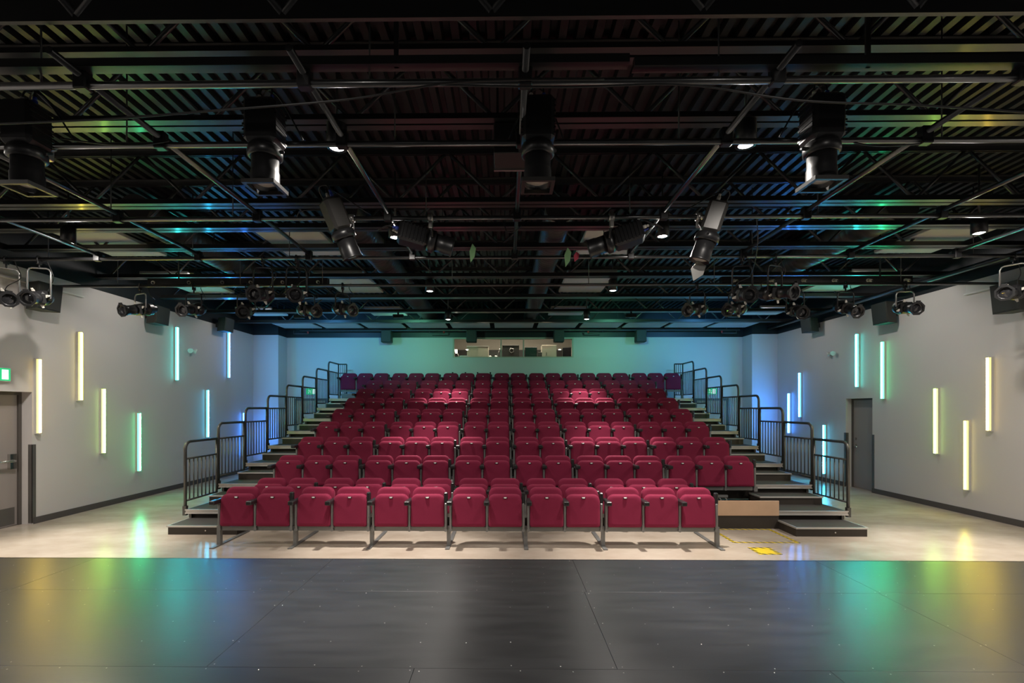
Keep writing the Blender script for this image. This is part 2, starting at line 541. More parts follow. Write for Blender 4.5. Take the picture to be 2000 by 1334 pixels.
for i, (xc, lab) in enumerate(((-6.16, 'tan wooden door in the back wall behind the left railings'), (6.47, 'tan wooden door in the back wall behind the right railings'))):
    d = struct('door_%d' % (3 + i), MB().bx(xc - 0.46, xc + 0.46, YB - 0.045, YB - 0.002, 0.01, 2.13), 'door_tan', lab, 'door')
    obj('door_frame', MB().bx(xc - 0.54, xc - 0.46, YB - 0.06, YB, 0, 2.20).bx(xc + 0.46, xc + 0.54, YB - 0.06, YB, 0, 2.20).bx(xc - 0.46, xc + 0.46, YB - 0.06, YB, 2.13, 2.20), d, 'frame_taupe')

# metal corner guards
for (y, s, lab) in ((LD[1], XL, 'dark metal corner guard on the wall edge beside the left door'),
                    (RD[0], XR, 'dark metal corner guard on the nearer edge of the right doorway'),
                    (RD[1], XR, 'dark metal corner guard on the farther edge of the right doorway')):
    sg = 1 if s < 0 else -1
    e = 1 if (y == LD[1] or y == RD[1]) else -1
    g = MB().bx(min(s, s + sg * 0.006), max(s, s + sg * 0.006), min(y - e * 0.006, y + e * 0.06), max(y - e * 0.006, y + e * 0.06), 0.02, 1.30)
    g.bx(min(s + sg * 0.006, s - sg * 0.06), max(s + sg * 0.006, s - sg * 0.06), min(y - e * 0.006, y), max(y - e * 0.006, y), 0.02, 1.30)
    tag(obj('corner_guard', g, None, 'guard_metal'), lab, 'corner guard')

# ------------------------------------------------------------------ stage deck
ZS = 0.355
YE = 4.91
st = thing('stage', 'low black stage deck of screwed plywood sheets across the hall', 'stage', (0, 0, 0))
obj('stage_base', MB().bx(XL + 0.016, XR - 0.016, Y0, YE - 0.01, 0.0, ZS - 0.02), st, 'riser_brown')
rows = [(2.855, 4.055, -1.78), (1.635, 2.855, -0.54), (0.415, 1.635, -1.78), (-0.805, 0.415, -0.54), (-2.025, -0.805, -1.78), (Y0, -2.025, -0.54), (4.055, YE, -0.54 - 1.22)]
g = 0.0009
scr = MB()
for (ya, yb, xs) in rows:
    x = xs - 2.44 * 4
    while x < XR:
        xa, xb = max(x, XL + 0.015), min(x + 2.44, XR - 0.015)
        if xb - xa > 0.05:
            obj('deck_board', MB().cb(xa + g, xb - g, ya + g, yb - g, ZS - 0.02, ZS, 0.0012), st, 'stage_black')
            if yb > 1.6:
                yy = ya + 0.03
                while yy < yb:
                    for i in range(9):
                        xx = x + 0.03 + i * (2.38 / 8)
                        if xa < xx < xb and random.random() < 0.6:
                            scr.lathe([(0, 0.0), (0.0010, 0.0035), (-0.0005, 0.005)], 6, (xx + random.uniform(-.012, .012), yy + random.uniform(-.012, .012), ZS), (0, 0, 1))
                    yy += (yb - ya - 0.06) / 4 - 1e-6
        x += 2.44
o = obj('screw', scr, st, 'fixture_silver'); o['kind'] = 'stuff'; o['label'] = 'bright screw heads dotted over the deck'
obj('edge_trim', MB().bx(XL + 0.016, XR - 0.016, YE - 0.004, YE + 0.012, ZS - 0.05, ZS + 0.001), st, 'plastic_black')

# ------------------------------------------------------------------ telescopic tiers
XC = 0.135
XA, XB = XC - 5.29, XC + 5.29
TD, TR = 0.90, 0.271
TY = [7.69 + TD * k for k in range(8)]
TZ = [TR * (k + 1) for k in range(8)]


def nosing_bar(m, x0, x1, y, z):
    m.bx(x0, x1, y - 0.006, y + 0.023, z - 0.012, z + 0.003)
    m.bx(x0, x1, y + 0.014, y + 0.023, z - 0.051, z - 0.012)
    m.bx(x0, x1, y - 0.004, y + 0.04, z - 0.066, z - 0.051)


for k in range(8):
    y0, y1, z = TY[k], (TY[k] + TD if k < 7 else 15.1), TZ[k]
    t = thing('seating_tier', '%s tier of the telescopic seating stand, counted from the floor' % ORD[k], 'seating tier', (0, 0, 0), 0, 'tiers of the seating stand')
    obj('deck', MB().bx(XA + 0.05, XB - 0.05, y0 + 0.002, y1 + 0.06, z - 0.05, z), t, 'tread_carpet')
    m = MB(); nosing_bar(m, XA + 0.03, XB - 0.03, y0 - 0.022, z)
    obj('nosing', m, t, 'aluminium')
    zb = 0.0 if k == 0 else TZ[k - 1]
    obj('riser', MB().bx(XA + 0.05, XB - 0.05, y0 + 0.09, y0 + 0.12, zb + 0.001, z - 0.05), t, 'riser_brown')
    for sx in (XA + 0.06, XB - 0.10):
        obj('support_post', MB().bx(sx, sx + 0.04, y0 + 0.03, y0 + 0.07, zb + 0.001, z - 0.05), t, 'steel_black')
    for sx in (XA + 0.03, XB - 0.05):
        obj('side_beam', MB().bx(sx, sx + 0.02, y0 + 0.002, y1 - 0.03, z - 0.075, z - 0.002), t, 'rail_steel')

# half steps in the aisles
for side in (-1, 1):
    sn = 'left' if side < 0 else 'right'
    xi, xo = (XC + side * 4.14, XC + side * 5.20)
    x0, x1 = min(xi, xo), max(xi, xo)
    for k in range(8):
        zb = 0.0 if k == 0 else TZ[k - 1]
        zt = zb + TR / 2
        ya = TY[k] - (0.53 if k == 0 else 0.42)
        yb = TY[k] - 0.012
        xo_ = x1 if k else (x1 + 0.02 if side > 0 else x1)
        lab = ('low floor step with metal edge at the foot of the %s aisle' % sn) if k == 0 else 'carpeted half step in the %s aisle, between tiers %s and %s' % (sn, ORD[k - 1], ORD[k])
        t = thing('aisle_step', lab, 'step', ((x0 + x1) / 2, (ya + yb) / 2, zb), 0, 'half steps in the %s aisle' % sn)
        hx, hy = (x1 - x0) / 2, (yb - ya) / 2
        obj('step_box', MB().bx(-hx + 0.01, hx - 0.01, -hy + 0.02, hy, 0.0, zt - zb - 0.02), t, 'riser_brown')
        obj('tread', MB().bx(-hx + 0.02, hx - 0.02, -hy + 0.02, hy, zt - zb - 0.02, zt - zb), t, 'tread_carpet')
        m = MB().bx(-hx, hx, -hy, -hy + 0.022, zt - zb - 0.022, zt - zb + 0.003)
        m.bx(-hx, -hx + 0.02, -hy + 0.022, hy, zt - zb - 0.022, zt - zb + 0.003).bx(hx - 0.02, hx, -hy + 0.022, hy, zt - zb - 0.022, zt - zb + 0.003)
        obj('nosing', m, t, 'aluminium')
        if k == 0:
            obj('latch', MB().lathe([(0, 0), (0, 0.014), (0.012, 0.010), (0.012, 0)], 10, (0.05, -hy + 0.02, 0.062), (0, -1, 0)), t, 'chrome')

# guard rails
def rail_panel(side, k):
    x = XC + side * 5.29
    y0, z = TY[k] + 0.03, TZ[k]
    L = TD - 0.055
    sn = 'left' if side < 0 else 'right'
    t = thing('guard_rail', 'steel guard rail with curved corner beside the %s tier, %s side' % (ORD[k], sn), 'railing', (x, y0, z), 0, 'guard rails of the %s side' % sn)
    h = 1.08; R = 0.12
    pts = [(0, 0, -0.075), (0, 0, h - R)]
    for i in range(1, 7):
        a = PI / 2 * i / 6
        pts.append((0, R - R * math.cos(a), h - R + R * math.sin(a)))
    pts.append((0, L, h))
    obj('top_rail', MB().tube(pts, 0.024, 10), t, 'rail_steel')
    obj('rear_post', MB().cyl((0, L, -0.05), (0, L, h - 0.02), 0.019, n=10), t, 'rail_steel')
    obj('mid_rail', MB().cyl((0, 0.0, h - 0.275), (0, L, h - 0.275), 0.016, n=8), t, 'rail_steel')
    obj('lower_rail', MB().cyl((0, 0.0, 0.13), (0, L, 0.13), 0.016, n=8), t, 'rail_steel')
    nb = 7
    bal = MB().cyl((0, 0, 0.13), (0, 0, h - 0.275), 0.010, n=6).mesh('baluster', 'rail_steel')
    for i in range(nb):
        obj('baluster', bal, t, loc=(0, L * (i + 1) / (nb + 1), 0))
    obj('socket', MB().bx(-0.028, 0.028, -0.028, 0.028, -0.10, 0.05), t, 'rail_steel')
    if k == 7:
        s = -side
        m = MB().tube([(0, L, h), (s * 0.02, L + 0.03, h), (s * 0.24, L + 0.03, h)], 0.019).cyl((s * 0.24, L + 0.03, 0.001), (s * 0.24, L + 0.03, h), 0.019, n=8)
        m.cyl((0, L + 0.03, h - 0.275), (s * 0.24, L + 0.03, h - 0.275), 0.014, n=8).cyl((0, L + 0.03, 0.13), (s * 0.24, L + 0.03, 0.13), 0.014, n=8)
        for i in range(3):
            m.cyl((s * (0.06 + 0.06 * i), L + 0.03, 0.13), (s * (0.06 + 0.06 * i), L + 0.03, h), 0.0085, n=6)
        obj('return_rail', m, t, 'rail_steel')
    return t


for side in (-1, 1):
    for k in range(8):
        rail_panel(side, k)

# front closure of the first tier at the wheelchair bay
wp = thing('closure_board', 'pale wooden board closing the front of the first tier', 'board', (3.60, 7.64, 0.0))
obj('board', MB().cb(-0.72, 0.69, -0.012, 0.012, 0.205, 0.440, 0.003), wp, 'wood_light')
obj('skirt', MB().bx(-0.72, 0.69, 0.0, 0.03, 0.0, 0.205), wp, 'riser_brown')
mech = MB()
for xx in (-0.05, 0.05):
    mech.tube([(xx, 0, 0), (xx + 0.02, -0.02, 0.06), (xx - 0.01, 0.02, 0.12)], 0.012, 6)
mech.bx(-0.09, 0.09, -0.02, 0.02, 0.10, 0.14).bx(-0.03, 0.03, -0.03, 0.03, 0.0, 0.05)
tag(obj('seat_folding_bracket', mech, None, 'steel_grey', (3.70, 8.30, TZ[0] + 0.0)), 'small folding bracket under the seats beyond the wooden board', 'bracket')

# ------------------------------------------------------------------ seats
PITCH, GAP = 0.495, 0.068
SW, SH = 0.455, 0.436


def rounded(w, z0, z1, rt, rb, n=7):
    pts = []
    hw = w / 2
    def arc(cx, cz, r, a0, a1):
        for i in range(n + 1):
            a = a0 + (a1 - a0) * i / n
            pts.append((cx + r * math.cos(a), cz + r * math.sin(a)))
    arc(hw - rt, z1 - rt, rt, 0, PI / 2)
    arc(-hw + rt, z1 - rt, rt, PI / 2, PI)
    arc(-hw + rb, z0 + rb, rb, PI, 1.5 * PI)
    arc(hw - rb, z0 + rb, rb, 1.5 * PI, 2 * PI)
    return pts


zc = 0.281 + SH / 2
TILT = 0.06
pad = MB().puff(rounded(SW, 0.281, 0.281 + SH, 0.085, 0.03),
                [(0.0, 0.05, TILT), (0.0018, 0.036, TILT), (0.006, 0.020, TILT), (0.014, 0.008, TILT), (0.024, 0.002, TILT), (0.04, 0.0, TILT), (0.075, 0.0, TILT), (0.095, 0.012, TILT), (0.10, 0.06, TILT)],
                0, zc, SW / 2, SH / 2).mesh('seat', 'seat_red')
BT = 0.14
bz0, bz1 = 0.35, 0.792
back = MB().puff(rounded(SW, bz0, bz1, 0.095, 0.04),
                 [(0.118, 0.045, BT), (0.120, 0.030, BT), (0.126, 0.014, BT), (0.136, 0.004, BT), (0.15, 0.0, BT), (0.185, 0.0, BT), (0.205, 0.012, BT), (0.21, 0.06, BT)],
                 0, (bz0 + bz1) / 2, SW / 2, (bz1 - bz0) / 2).mesh('backrest', 'seat_red')
hy = TILT * (0.683 - zc)
handle = MB().cb(-0.028, 0.028, hy - 0.010, hy + 0.004, 0.664, 0.690, 0.006).mesh('pull_handle', 'plastic_black')
plate = MB().cb(-0.018, 0.018, hy - 0.013, hy - 0.008, 0.672, 0.688, 0.002).mesh('number_plate', 'plate_white')
stm = MB().cb(-0.017, 0.017, 0.020, 0.047, 0.225, 0.60, 0.008).cb(-0.015, 0.015, 0.045, 0.120, 0.276, 0.595, 0.008)
stm.lathe([(0, 0), (0, 0.022), (0.027, 0.022), (0.027, 0)], 14, (0, 0.020, 0.235), (0, 1, 0))
stm = stm.mesh('standard', 'steel_grey')
arm = MB().cb(-0.037, 0.037, -0.15, 0.0, 0.598, 0.655, 0.010).cb(-0.026, 0.026, -0.01, 0.15, 0.612, 0.652, 0.008)
arm.cb(-0.014, 0.014, 0.02, 0.10, 0.565, 0.615, 0.004)
arm = arm.mesh('armrest', 'plastic_black')
armu = MB().cb(-0.026, 0.026, 0.03, 0.085, 0.575, 0.745, 0.012).mesh('armrest', 'plastic_black')


def make_seat():
    t = thing('theatre_seat', 'red tip-up seat', 'seat')
    obj('seat', pad, t)
    h = obj('pull_handle', handle, t)
    h['label'] = 'black pull handle under the seat edge'
    obj('number_plate', plate, h)['label'] = 'blank white plate'
    obj('backrest', back, t)
    obj('standard', stm, t, loc=(-PITCH / 2, 0, 0))
    obj('armrest', arm, t, loc=(-PITCH / 2, 0, 0))
    return t


ROWS = []      # (depth of seat fronts, floor height, groups, first seat x)
P3 = [3, 3, 2, 2, 3, 3]
ROWS.append((6.54, 0.0, [2, 2, 2, 2, 2, 3], -3.673))
ROWS.append((7.39, 0.0, [2, 2, 2, 2, 2, 3], -3.675))
for r in range(2, 9):
    ROWS.append((TY[r - 1] - 0.31, TZ[r - 2], P3, XC - 0.005 - (15 * PITCH + 5 * GAP) / 2))
ROWS.append((14.56, TZ[7], [3, 3, 3, 2, 3, 3, 3], XC - (19 * PITCH + 6 * GAP) / 2))
RN = ['front row', 'second row', 'third row', 'fourth row', 'fifth row', 'sixth row', 'seventh row', 'eighth row', 'ninth row', 'back row']
proto = make_seat()
used = False
for r, (D, zf, groups, x0) in enumerate(ROWS):
    i = 0
    x = x0
    ends = []
    for gi, gn in enumerate(groups):
        gx0 = x - PITCH / 2
        for j in range(gn):
            if not used:
                s = proto; used = True
                s.location = (x, D, zf)
            else:
                s = copy_tree(proto, (x, D, zf))
            tot = sum(groups)
            if i < (tot + 1) // 2:
                pos = '%s from the left' % ORD[i]
            else:
                pos = '%s from the right' % ORD[tot - 1 - i]
            s['label'] = 'red upholstered tip-up seat, %s in the %s' % (pos, RN[r])
            s['group'] = 'tip-up seats of the %s' % RN[r]
            s['category'] = 'seat'
            ends.append((s, j == gn - 1))
            x += PITCH
            i += 1
        ends_x = x - PITCH / 2
        last = ends[-1][0]
        obj('standard', stm, last, loc=(PITCH / 2, 0, 0))
        obj('armrest', armu, last, loc=(PITCH / 2, 0, 0))
        x += GAP
    # the steel frame that carries this row
    xe = x - GAP - PITCH / 2
    fr = thing('seat_mounting', 'grey steel mounting frame carrying the seats of the %s' % RN[r], 'seat frame', (0, D, zf), 0, 'seat mounting frames')
    x = x0 - PITCH / 2
    posts = [x - 0.034]
    for gn in groups:
        obj('beam', MB().bx(x - 0.017, x + gn * PITCH + 0.017, 0.05, 0.12, 0.215, 0.272), fr, 'steel_grey')
        x += gn * PITCH + GAP
        posts.append(x - GAP / 2)
    posts[-1] = x - GAP + 0.034
    posts = [p for p in posts]
    for p in posts:
        if r == 0:
            obj('leg', MB().bx(p - 0.024, p + 0.024, 0.07, 0.13, 0.014, 0.272), fr, 'steel_grey')
            obj('foot', MB().bx(p - 0.028, p + 0.028, -0.09, 0.84, 0.0, 0.014), fr, 'steel_grey')
        elif r == 1:
            obj('leg', MB().bx(p - 0.024, p + 0.024, 0.07, 0.13, 0.016, 0.26), fr, 'steel_grey')
        elif r == 9:
            obj('leg', MB().bx(p - 0.02, p + 0.02, 0.07, 0.13, 0.0, 0.26), fr, 'steel_grey')
        else:
            obj('bracket', MB().bx(p - 0.03, p + 0.03, 0.06, 0.275, 0.19, 0.27), fr, 'steel_grey')
    if r == 9:
        obj('under_box', MB().bx(x0 - 0.20, x0 + 0.22, 0.02, 0.12, 0.02, 0.16), fr, 'steel_grey')

# four dark posts standing behind the back row
for i, px in enumerate((883.4, 908.5, 932.5, 957.6)):
    p = at(px, 735, 14.86)
    m = MB().bx(-0.022, 0.022, -0.02, 0.02, 0, 0.84)
    t = obj('dark_post', m, None, 'plastic_black', (p.x, 14.95, TZ[7]))
    tag(t, '%s of four short black posts behind the back row, left of centre' % ORD[i], 'post', 'black posts behind the back row')

# ------------------------------------------------------------------ hazard tape on the floor
t = thing('floor_tape', 'yellow and black hazard tape rectangle on the floor by the board', 'floor marking', (0, 0, 0))
for (x0, x1, y0, y1) in ((3.20, 4.14, 6.83, 6.88), (3.20, 4.14, 7.57, 7.62), (4.09, 4.14, 6.88, 7.57), (3.20, 3.25, 6.88, 7.57)):
    obj('tape_strip', MB().bx(x0, x1, y0, y1, 0.0002, 0.0016), t, 'hazard_tape')
t = thing('floor_sign', 'square yellow floor sticker with black striped border near the stage', 'floor marking', (3.435, 6.45, 0))
obj('sticker', MB().bx(-0.105, 0.105, -0.115, 0.115, 0.0003, 0.0018), t, 'tape_yellow')
for (x0, x1, y0, y1) in ((-0.15, 0.15, -0.16, -0.115), (-0.15, 0.15, 0.115, 0.16), (-0.15, -0.105, -0.115, 0.115), (0.105, 0.15, -0.115, 0.115)):
    obj('border', MB().bx(x0, x1, y0, y1, 0.0002, 0.0017), t, 'hazard_tape')

# ------------------------------------------------------------------ LED tubes on the walls
def wall_tube(side, px, ytop, ybot, colname, label):
    X = XL if side < 0 else XR
    u = (px - 976) / F - YAW
    D = (X + (-1 if X > 0 else 1) * 0.05) / u
    z1 = H + (797 - ytop) * D / F
    z0 = H + (797 - ybot) * D / F
    s = -1 if X > 0 else 1
    t = thing('wall_light', label, 'wall light', (X, D, (z0 + z1) / 2), 0, 'colour tubes on the %s wall' % ('left' if side < 0 else 'right'))
    hh = (z1 - z0) / 2
    hx = lambda a, b: (min(s * a, s * b), max(s * a, s * b))
    obj('housing', MB().bx(*hx(0.0, 0.040), -0.029, 0.029, -hh, hh), t, 'tube_housing')
    d = obj('diffuser', MB().bx(*hx(0.040, 0.074), -0.027, 0.027, -hh + 0.015, hh - 0.015), t, 'glow_' + colname)
    obj('light_strip', MB().bx(*hx(0.074, 0.0765), -0.022, 0.022, -hh + 0.018, hh - 0.018), d, 'tube_' + colname)
    for z in (-hh, hh - 0.015):
        obj('end_cap', MB().bx(*hx(0.040, 0.079), -0.028, 0.028, z, z + 0.015), t, 'tube_housing')
    return t


LT = [(65, 699, 848, 'amber', 'amber light tube beside the left door'),
      (148, 646, 783, 'yellow', 'yellow light tube, the higher one near the left door'),
      (194, 758, 887, 'lime', 'pale lime light tube, mid height on the left wall'),
      (265, 806, 922, 'jade', 'jade green light tube, lowest on the left wall'),
      (340, 637, 743, 'aqua', 'aqua light tube under the ceiling beside the left emergency light'),
      (401, 761, 855, 'cyan', 'cyan light tube above the front of the left guard rails'),
      (443, 647, 738, 'azure', 'blue light tube high on the left wall near the back corner'),
      (473, 806, 892, 'blue', 'deep blue light tube half hidden behind the left guard rails')]
RT = [(1537, 768, 846, 'blue', 'deep blue light tube low near the right back corner, behind rails'),
      (1558, 728, 815, 'azure', 'blue light tube above the right guard rails'),
      (1605, 829, 925, 'cyan', 'cyan light tube seen through the front right guard rail'),
      (1668, 653, 757, 'aqua', 'aqua light tube above the right door'),
      (1717, 668, 780, 'jade', 'green light tube just past the top corner of the right door'),
      (1819, 758, 886, 'lime', 'lime light tube, mid height on the right wall'),
      (1877, 820, 956, 'yellow', 'pale yellow light tube, lowest on the right wall'),
      (1920, 698, 842, 'amber', 'amber light tube, nearest to the stage on the right wall')]
for a in LT:
    wall_tube(-1, *a)
for a in RT:
    wall_tube(1, *a)

# ------------------------------------------------------------------ wall fittings
def exit_sign(loc, rz, label, w=0.32, h=0.19):
    t = thing('exit_sign', label, 'exit sign', loc, rz)
    obj('case', MB().cb(-w / 2 - 0.012, w / 2 + 0.012, 0.0, 0.045, -h / 2 - 0.012, h / 2 + 0.012, 0.004), t, 'white_box')
    obj('lit_face', MB().bx(-w / 2, w / 2, -0.003, 0.0, -h / 2, h / 2), t, 'exit_green')
    m = MB().bx(0.03, 0.13, -0.005, -0.003, -0.075, 0.075)
    obj('door_symbol', m, t, 'exit_white')
    r = MB().cyl((-0.06, -0.005, 0.055), (-0.06, -0.003, 0.055), 0.016, n=10)
    for (ax, az, bx_, bz, w_) in ((-0.055, 0.04, -0.04, -0.01, 0.014), (-0.04, -0.01, -0.07, -0.04, 0.011), (-0.07, -0.04, -0.11, -0.04, 0.010), (-0.04, -0.01, -0.01, -0.03, 0.011), (-0.01, -0.03, -0.015, -0.075, 0.010), (-0.055, 0.035, -0.09, 0.01, 0.009), (-0.055, 0.035, -0.01, 0.02, 0.009)):
        r.cyl((ax, -0.0045, az), (bx_, -0.0045, bz), w_ * 0.6, n=6)
    obj('running_figure', r, t, 'exit_white')


exit_sign((XL + 0.045, 7.24, 2.41), PI / 2, 'green exit sign above the left door')
exit_sign((-6.16, YB - 0.05, 2.42), 0, 'green exit sign on the back wall behind the left railings')
exit_sign((6.47, YB - 0.05, 2.42), 0, 'green exit sign on the back wall behind the right railings')


def emergency_light(side, y, z, label):
    X = XL if side < 0 else XR
    s = 1 if side < 0 else -1
    t = thing('emergency_light', label, 'emergency light', (X, y, z))
    hx = lambda a, b: (min(s * a, s * b), max(s * a, s * b))
    obj('bracket', MB().bx(*hx(0, 0.03), -0.06, 0.06, -0.03, 0.03), t, 'white_box')
    for e in (-1, 1):
        d = Vector((s * 0.75, e * 0.5, -0.35)).normalized()
        obj('lamp_head', MB().lathe([(-0.02, 0), (-0.02, 0.03), (0.02, 0.055), (0.05, 0.06), (0.05, 0)], 14, (s * 0.06, e * 0.085, 0.0), d), t, 'white_box')


emergency_light(-1, 11.72, 3.30, 'white twin-head emergency light beside the aqua tube, left wall')
emergency_light(1, 12.20, 3.27, 'white twin-head emergency light on the right wall')


def wall_speaker(side, D, px, ytop, ybot, label):
    X = XL if side < 0 else XR
    s = 1 if side < 0 else -1
    u = (px - 976) / F - YAW
    D = (abs(X) - 0.24) / abs(u)
    ztop = H + (797 - ytop) * D / F; zbot = H + (797 - ybot) * D / F
    h = ztop - zbot
    t = thing('wall_speaker', label, 'speaker', (X + s * 0.02, D, (ztop + zbot) / 2), 0, 'black speakers on the side walls')
    hh = h / 2
    # cabinet: trapezoid plan, tilted down, facing the hall
    poly = [(0.0, -0.13), (0.0, 0.13), (0.24, 0.21), (0.24, -0.21)]
    m = MB()
    tilt = 0.12
    vs = []
    for z in (-hh, hh):
        for (a, b) in poly:
            vs.append((s * (0.08 + a - tilt * (-z) * 0.9), b, z))
    m.add(vs, [(0, 1, 2, 3), (7, 6, 5, 4), (0, 4, 5, 1), (1, 5, 6, 2), (2, 6, 7, 3), (3, 7, 4, 0)])
    obj('cabinet', m, t, 'speaker_black')
    g = MB()
    vs = []
    for z in (-hh + 0.02, hh - 0.02):
        for (a, b) in ((0.24, -0.195), (0.24, 0.195), (0.252, 0.19), (0.252, -0.19)):
            vs.append((s * (0.08 + a - tilt * (-z) * 0.9), b, z))
    g.add(vs, [(0, 1, 2, 3), (7, 6, 5, 4), (0, 4, 5, 1), (1, 5, 6, 2), (2, 6, 7, 3), (3, 7, 4, 0)])
    obj('grille', g, t, 'speaker_black')
    obj('bracket', MB().bx(min(-s * 0.02, s * 0.12), max(-s * 0.02, s * 0.12), -0.05, 0.05, -0.06, 0.06), t, 'steel_black')
    return t


wall_speaker(-1, 7.85, 75, 552, 604, 'black wall speaker nearest the stage on the left wall')
wall_speaker(-1, 10.6, 303, 598, 632, 'black wall speaker in the middle of the left wall')
wall_speaker(-1, 13.2, 437, 621, 647, 'black wall speaker farthest back on the left wall')
wall_speaker(1, 7.95, 1962, 556, 612, 'black wall speaker nearest the stage on the right wall')
wall_speaker(1, 10.65, 1720, 594, 634, 'black wall speaker in the middle of the right wall')
wall_speaker(1, 13.2, 1577, 624, 650, 'black wall speaker farthest back on the right wall')
for px, lab in ((755, 'black speaker box hung left of the booth window'), (921, 'black speaker box hung before the left end of the booth window'),
                (1091, 'black speaker box hung before the right end of the booth window'), (1250, 'black speaker box hung right of the booth window')):
    p = at(px, 655, 15.05)
    t = thing('hanging_speaker', lab, 'speaker', (p.x, 15.05, 0), 0, 'speakers hung along the back wall')
    obj('cabinet', MB().cb(-0.16, 0.16, -0.13, 0.13, H + (797 - 669) * 15.05 / F, H + (797 - 645) * 15.05 / F, 0.02), t, 'speaker_black')
    obj('bracket', MB().bx(-0.03, 0.03, 0.10, 0.24, 4.18, 4.26), t, 'steel_black')

# white painted beam pockets at the pipe ends
for s, X in ((1, XL), (-1, XR)):
    t = thing('wall_bracket', 'white boxed bracket below the paint line, %s wall near the stage' % ('left' if s > 0 else 'right'), 'bracket', (X, 0, 0))
    obj('box', MB().bx(min(0, s * 0.03), max(0, s * 0.03), 7.1, 8.7, 3.93, ZW), t, 'bracket_white')
    obj('ledge', MB().bx(min(0, s * 0.05), max(0, s * 0.05), 7.1, 8.72, 3.905, 3.93), t, 'white_box')
# ------------------------------------------------------------------ roof joists
ZJ = 4.345            # underside of the bottom chords
JY = [3.376, 4.167, 5.826, 6.608, 7.437, 9.07, 10.757, 12.37, 13.85]


def joist(y, label, heavy=False):
    z = ZJ if not heavy else 4.20
    k = 1.0 if not heavy else 1.5
    t = thing('roof_joist', label, 'joist', (0, y, 0), 0, 'open-web roof joists')
    m = MB()
    if heavy:
        m.bx(XL, XR, -0.014, 0.014, z, z + 0.14)
    for e in (() if heavy else (-1, 1)):
        m.bx(XL, XR, min(e * 0.012, e * 0.085 * k), max(e * 0.012, e * 0.085 * k), z, z + 0.009)
        m.bx(XL, XR, min(e * 0.012, e * 0.021), max(e * 0.012, e * 0.021), z + 0.009, z + 0.085 * k)
    obj('bottom_chord', m, t, 'steel_black')
    m = MB()
    for e in (-1, 1):
        m.bx(XL, XR, min(e * 0.012, e * 0.07), max(e * 0.012, e * 0.07), ZD - 0.010, ZD - 0.001)
        m.bx(XL, XR, min(e * 0.012, e * 0.021), max(e * 0.012, e * 0.021), ZD - 0.07, ZD - 0.010)
    obj('top_chord', m, t, 'steel_black')
    w = MB()
    step = 0.62
    x = XL + 0.2
    up = False
    pts = []
    while x < XR - 0.1:
        pts.append((x, 0, (ZD - 0.035) if up else (z + 0.035)))
        up = not up
        x += step
    for a, b in zip(pts[:-1], pts[1:]):
        w.cyl(a, b, 0.019 * k, n=6)
    obj('web', w, t, 'steel_black')


JL = ['roof joist nearest the stage behind the heavy girder', 'second roof joist from the stage, over the hanging spotlights', 'third roof joist from the stage, above the middle pipes',
      'fourth roof joist from the stage', 'fifth roof joist from the stage', 'sixth roof joist, midway over the seating', 'seventh roof joist, over the rear half of the seating',
      'eighth roof joist, next to last before the back wall', 'last roof joist before the back wall']
for y, lab in zip(JY, JL):
    joist(y, 'black open-web steel ' + lab)
joist(2.86, 'heavy black steel girder along the top edge of the view', True)

# ------------------------------------------------------------------ lighting pipes
ZP = 4.045
CP = [(3.19, XL, XR, ZP), (3.92, XL, XR, ZP), (5.46, XL, XR, ZP), (6.90, XL, XR, ZP), (8.15, XL, XR, 3.97)]
XPIPE = [-5.88, -4.42, -2.82, -1.33, 0.13, 1.78, 3.37, 4.88, 6.37]
for i, (y, xa, xb, z) in enumerate(CP):
    t = thing('lighting_pipe', 'long black lighting pipe across the hall, %s from the stage' % ORD[i], 'pipe', (0, y, z), 0, 'cross pipes of the lighting grid')
    obj('pipe', MB().cyl((xa, 0, 0), (xb, 0, 0), 0.024, n=12), t, 'pipe_black')
    rod = MB().cyl((0, 0, 0.02), (0, 0, ZD - z + 0.001), 0.006, n=6).mesh('hanger_rod', 'steel_black')
    for j in range(7):
        obj('hanger_rod', rod, t, loc=((-6.6, -4.5, -3.1, -0.9, 1.4, 3.5, 6.6)[j], 0, 0))
    if i < 4:
        cl = MB().cb(-0.045, 0.045, -0.035, 0.035, -0.034, 0.105, 0.008)
        cl.cyl((-0.06, 0.03, 0.0), (0.06, 0.03, 0.0), 0.010, n=6)
        cl = cl.mesh('pipe_clamp', 'fixture_black')
        for x in XPIPE:
            obj('pipe_clamp', cl, t, loc=(x, 0, 0))
for j, x in enumerate(XPIPE):
    tag(obj('lighting_pipe', MB().cyl((x, 2.95, ZP + 0.062), (x, 7.0, ZP + 0.062), 0.024, n=12), None, 'pipe_black'),
        'black lighting pipe running away from the stage, %s of nine from the left' % ORD[j], 'pipe', 'lengthwise pipes of the lighting grid')
# cable raceways and struts over the first pipe
for (xa, xb, z, lab) in ((XL, 0.80, 4.125, 'longer black strut above the first lighting pipe, left piece'), (0.83, XR, 4.10, 'black strut above the first lighting pipe, right piece')):
    t = thing('ceiling_strut', lab, 'strut', (0, 3.12, z))
    obj('channel', MB().bx(xa, xb, 0.0, 0.045, 0.0, 0.055).bx(xa, xb, 0.045, 0.075, 0.0, 0.008), t, 'steel_black')
    obj('hanger', MB().bx(xa + 1.5, xa + 1.53, 0.03, 0.045, 0.0, ZD - z).bx(xb - 1.53, xb - 1.5, 0.03, 0.045, 0.0, ZD - z), t, 'steel_black')


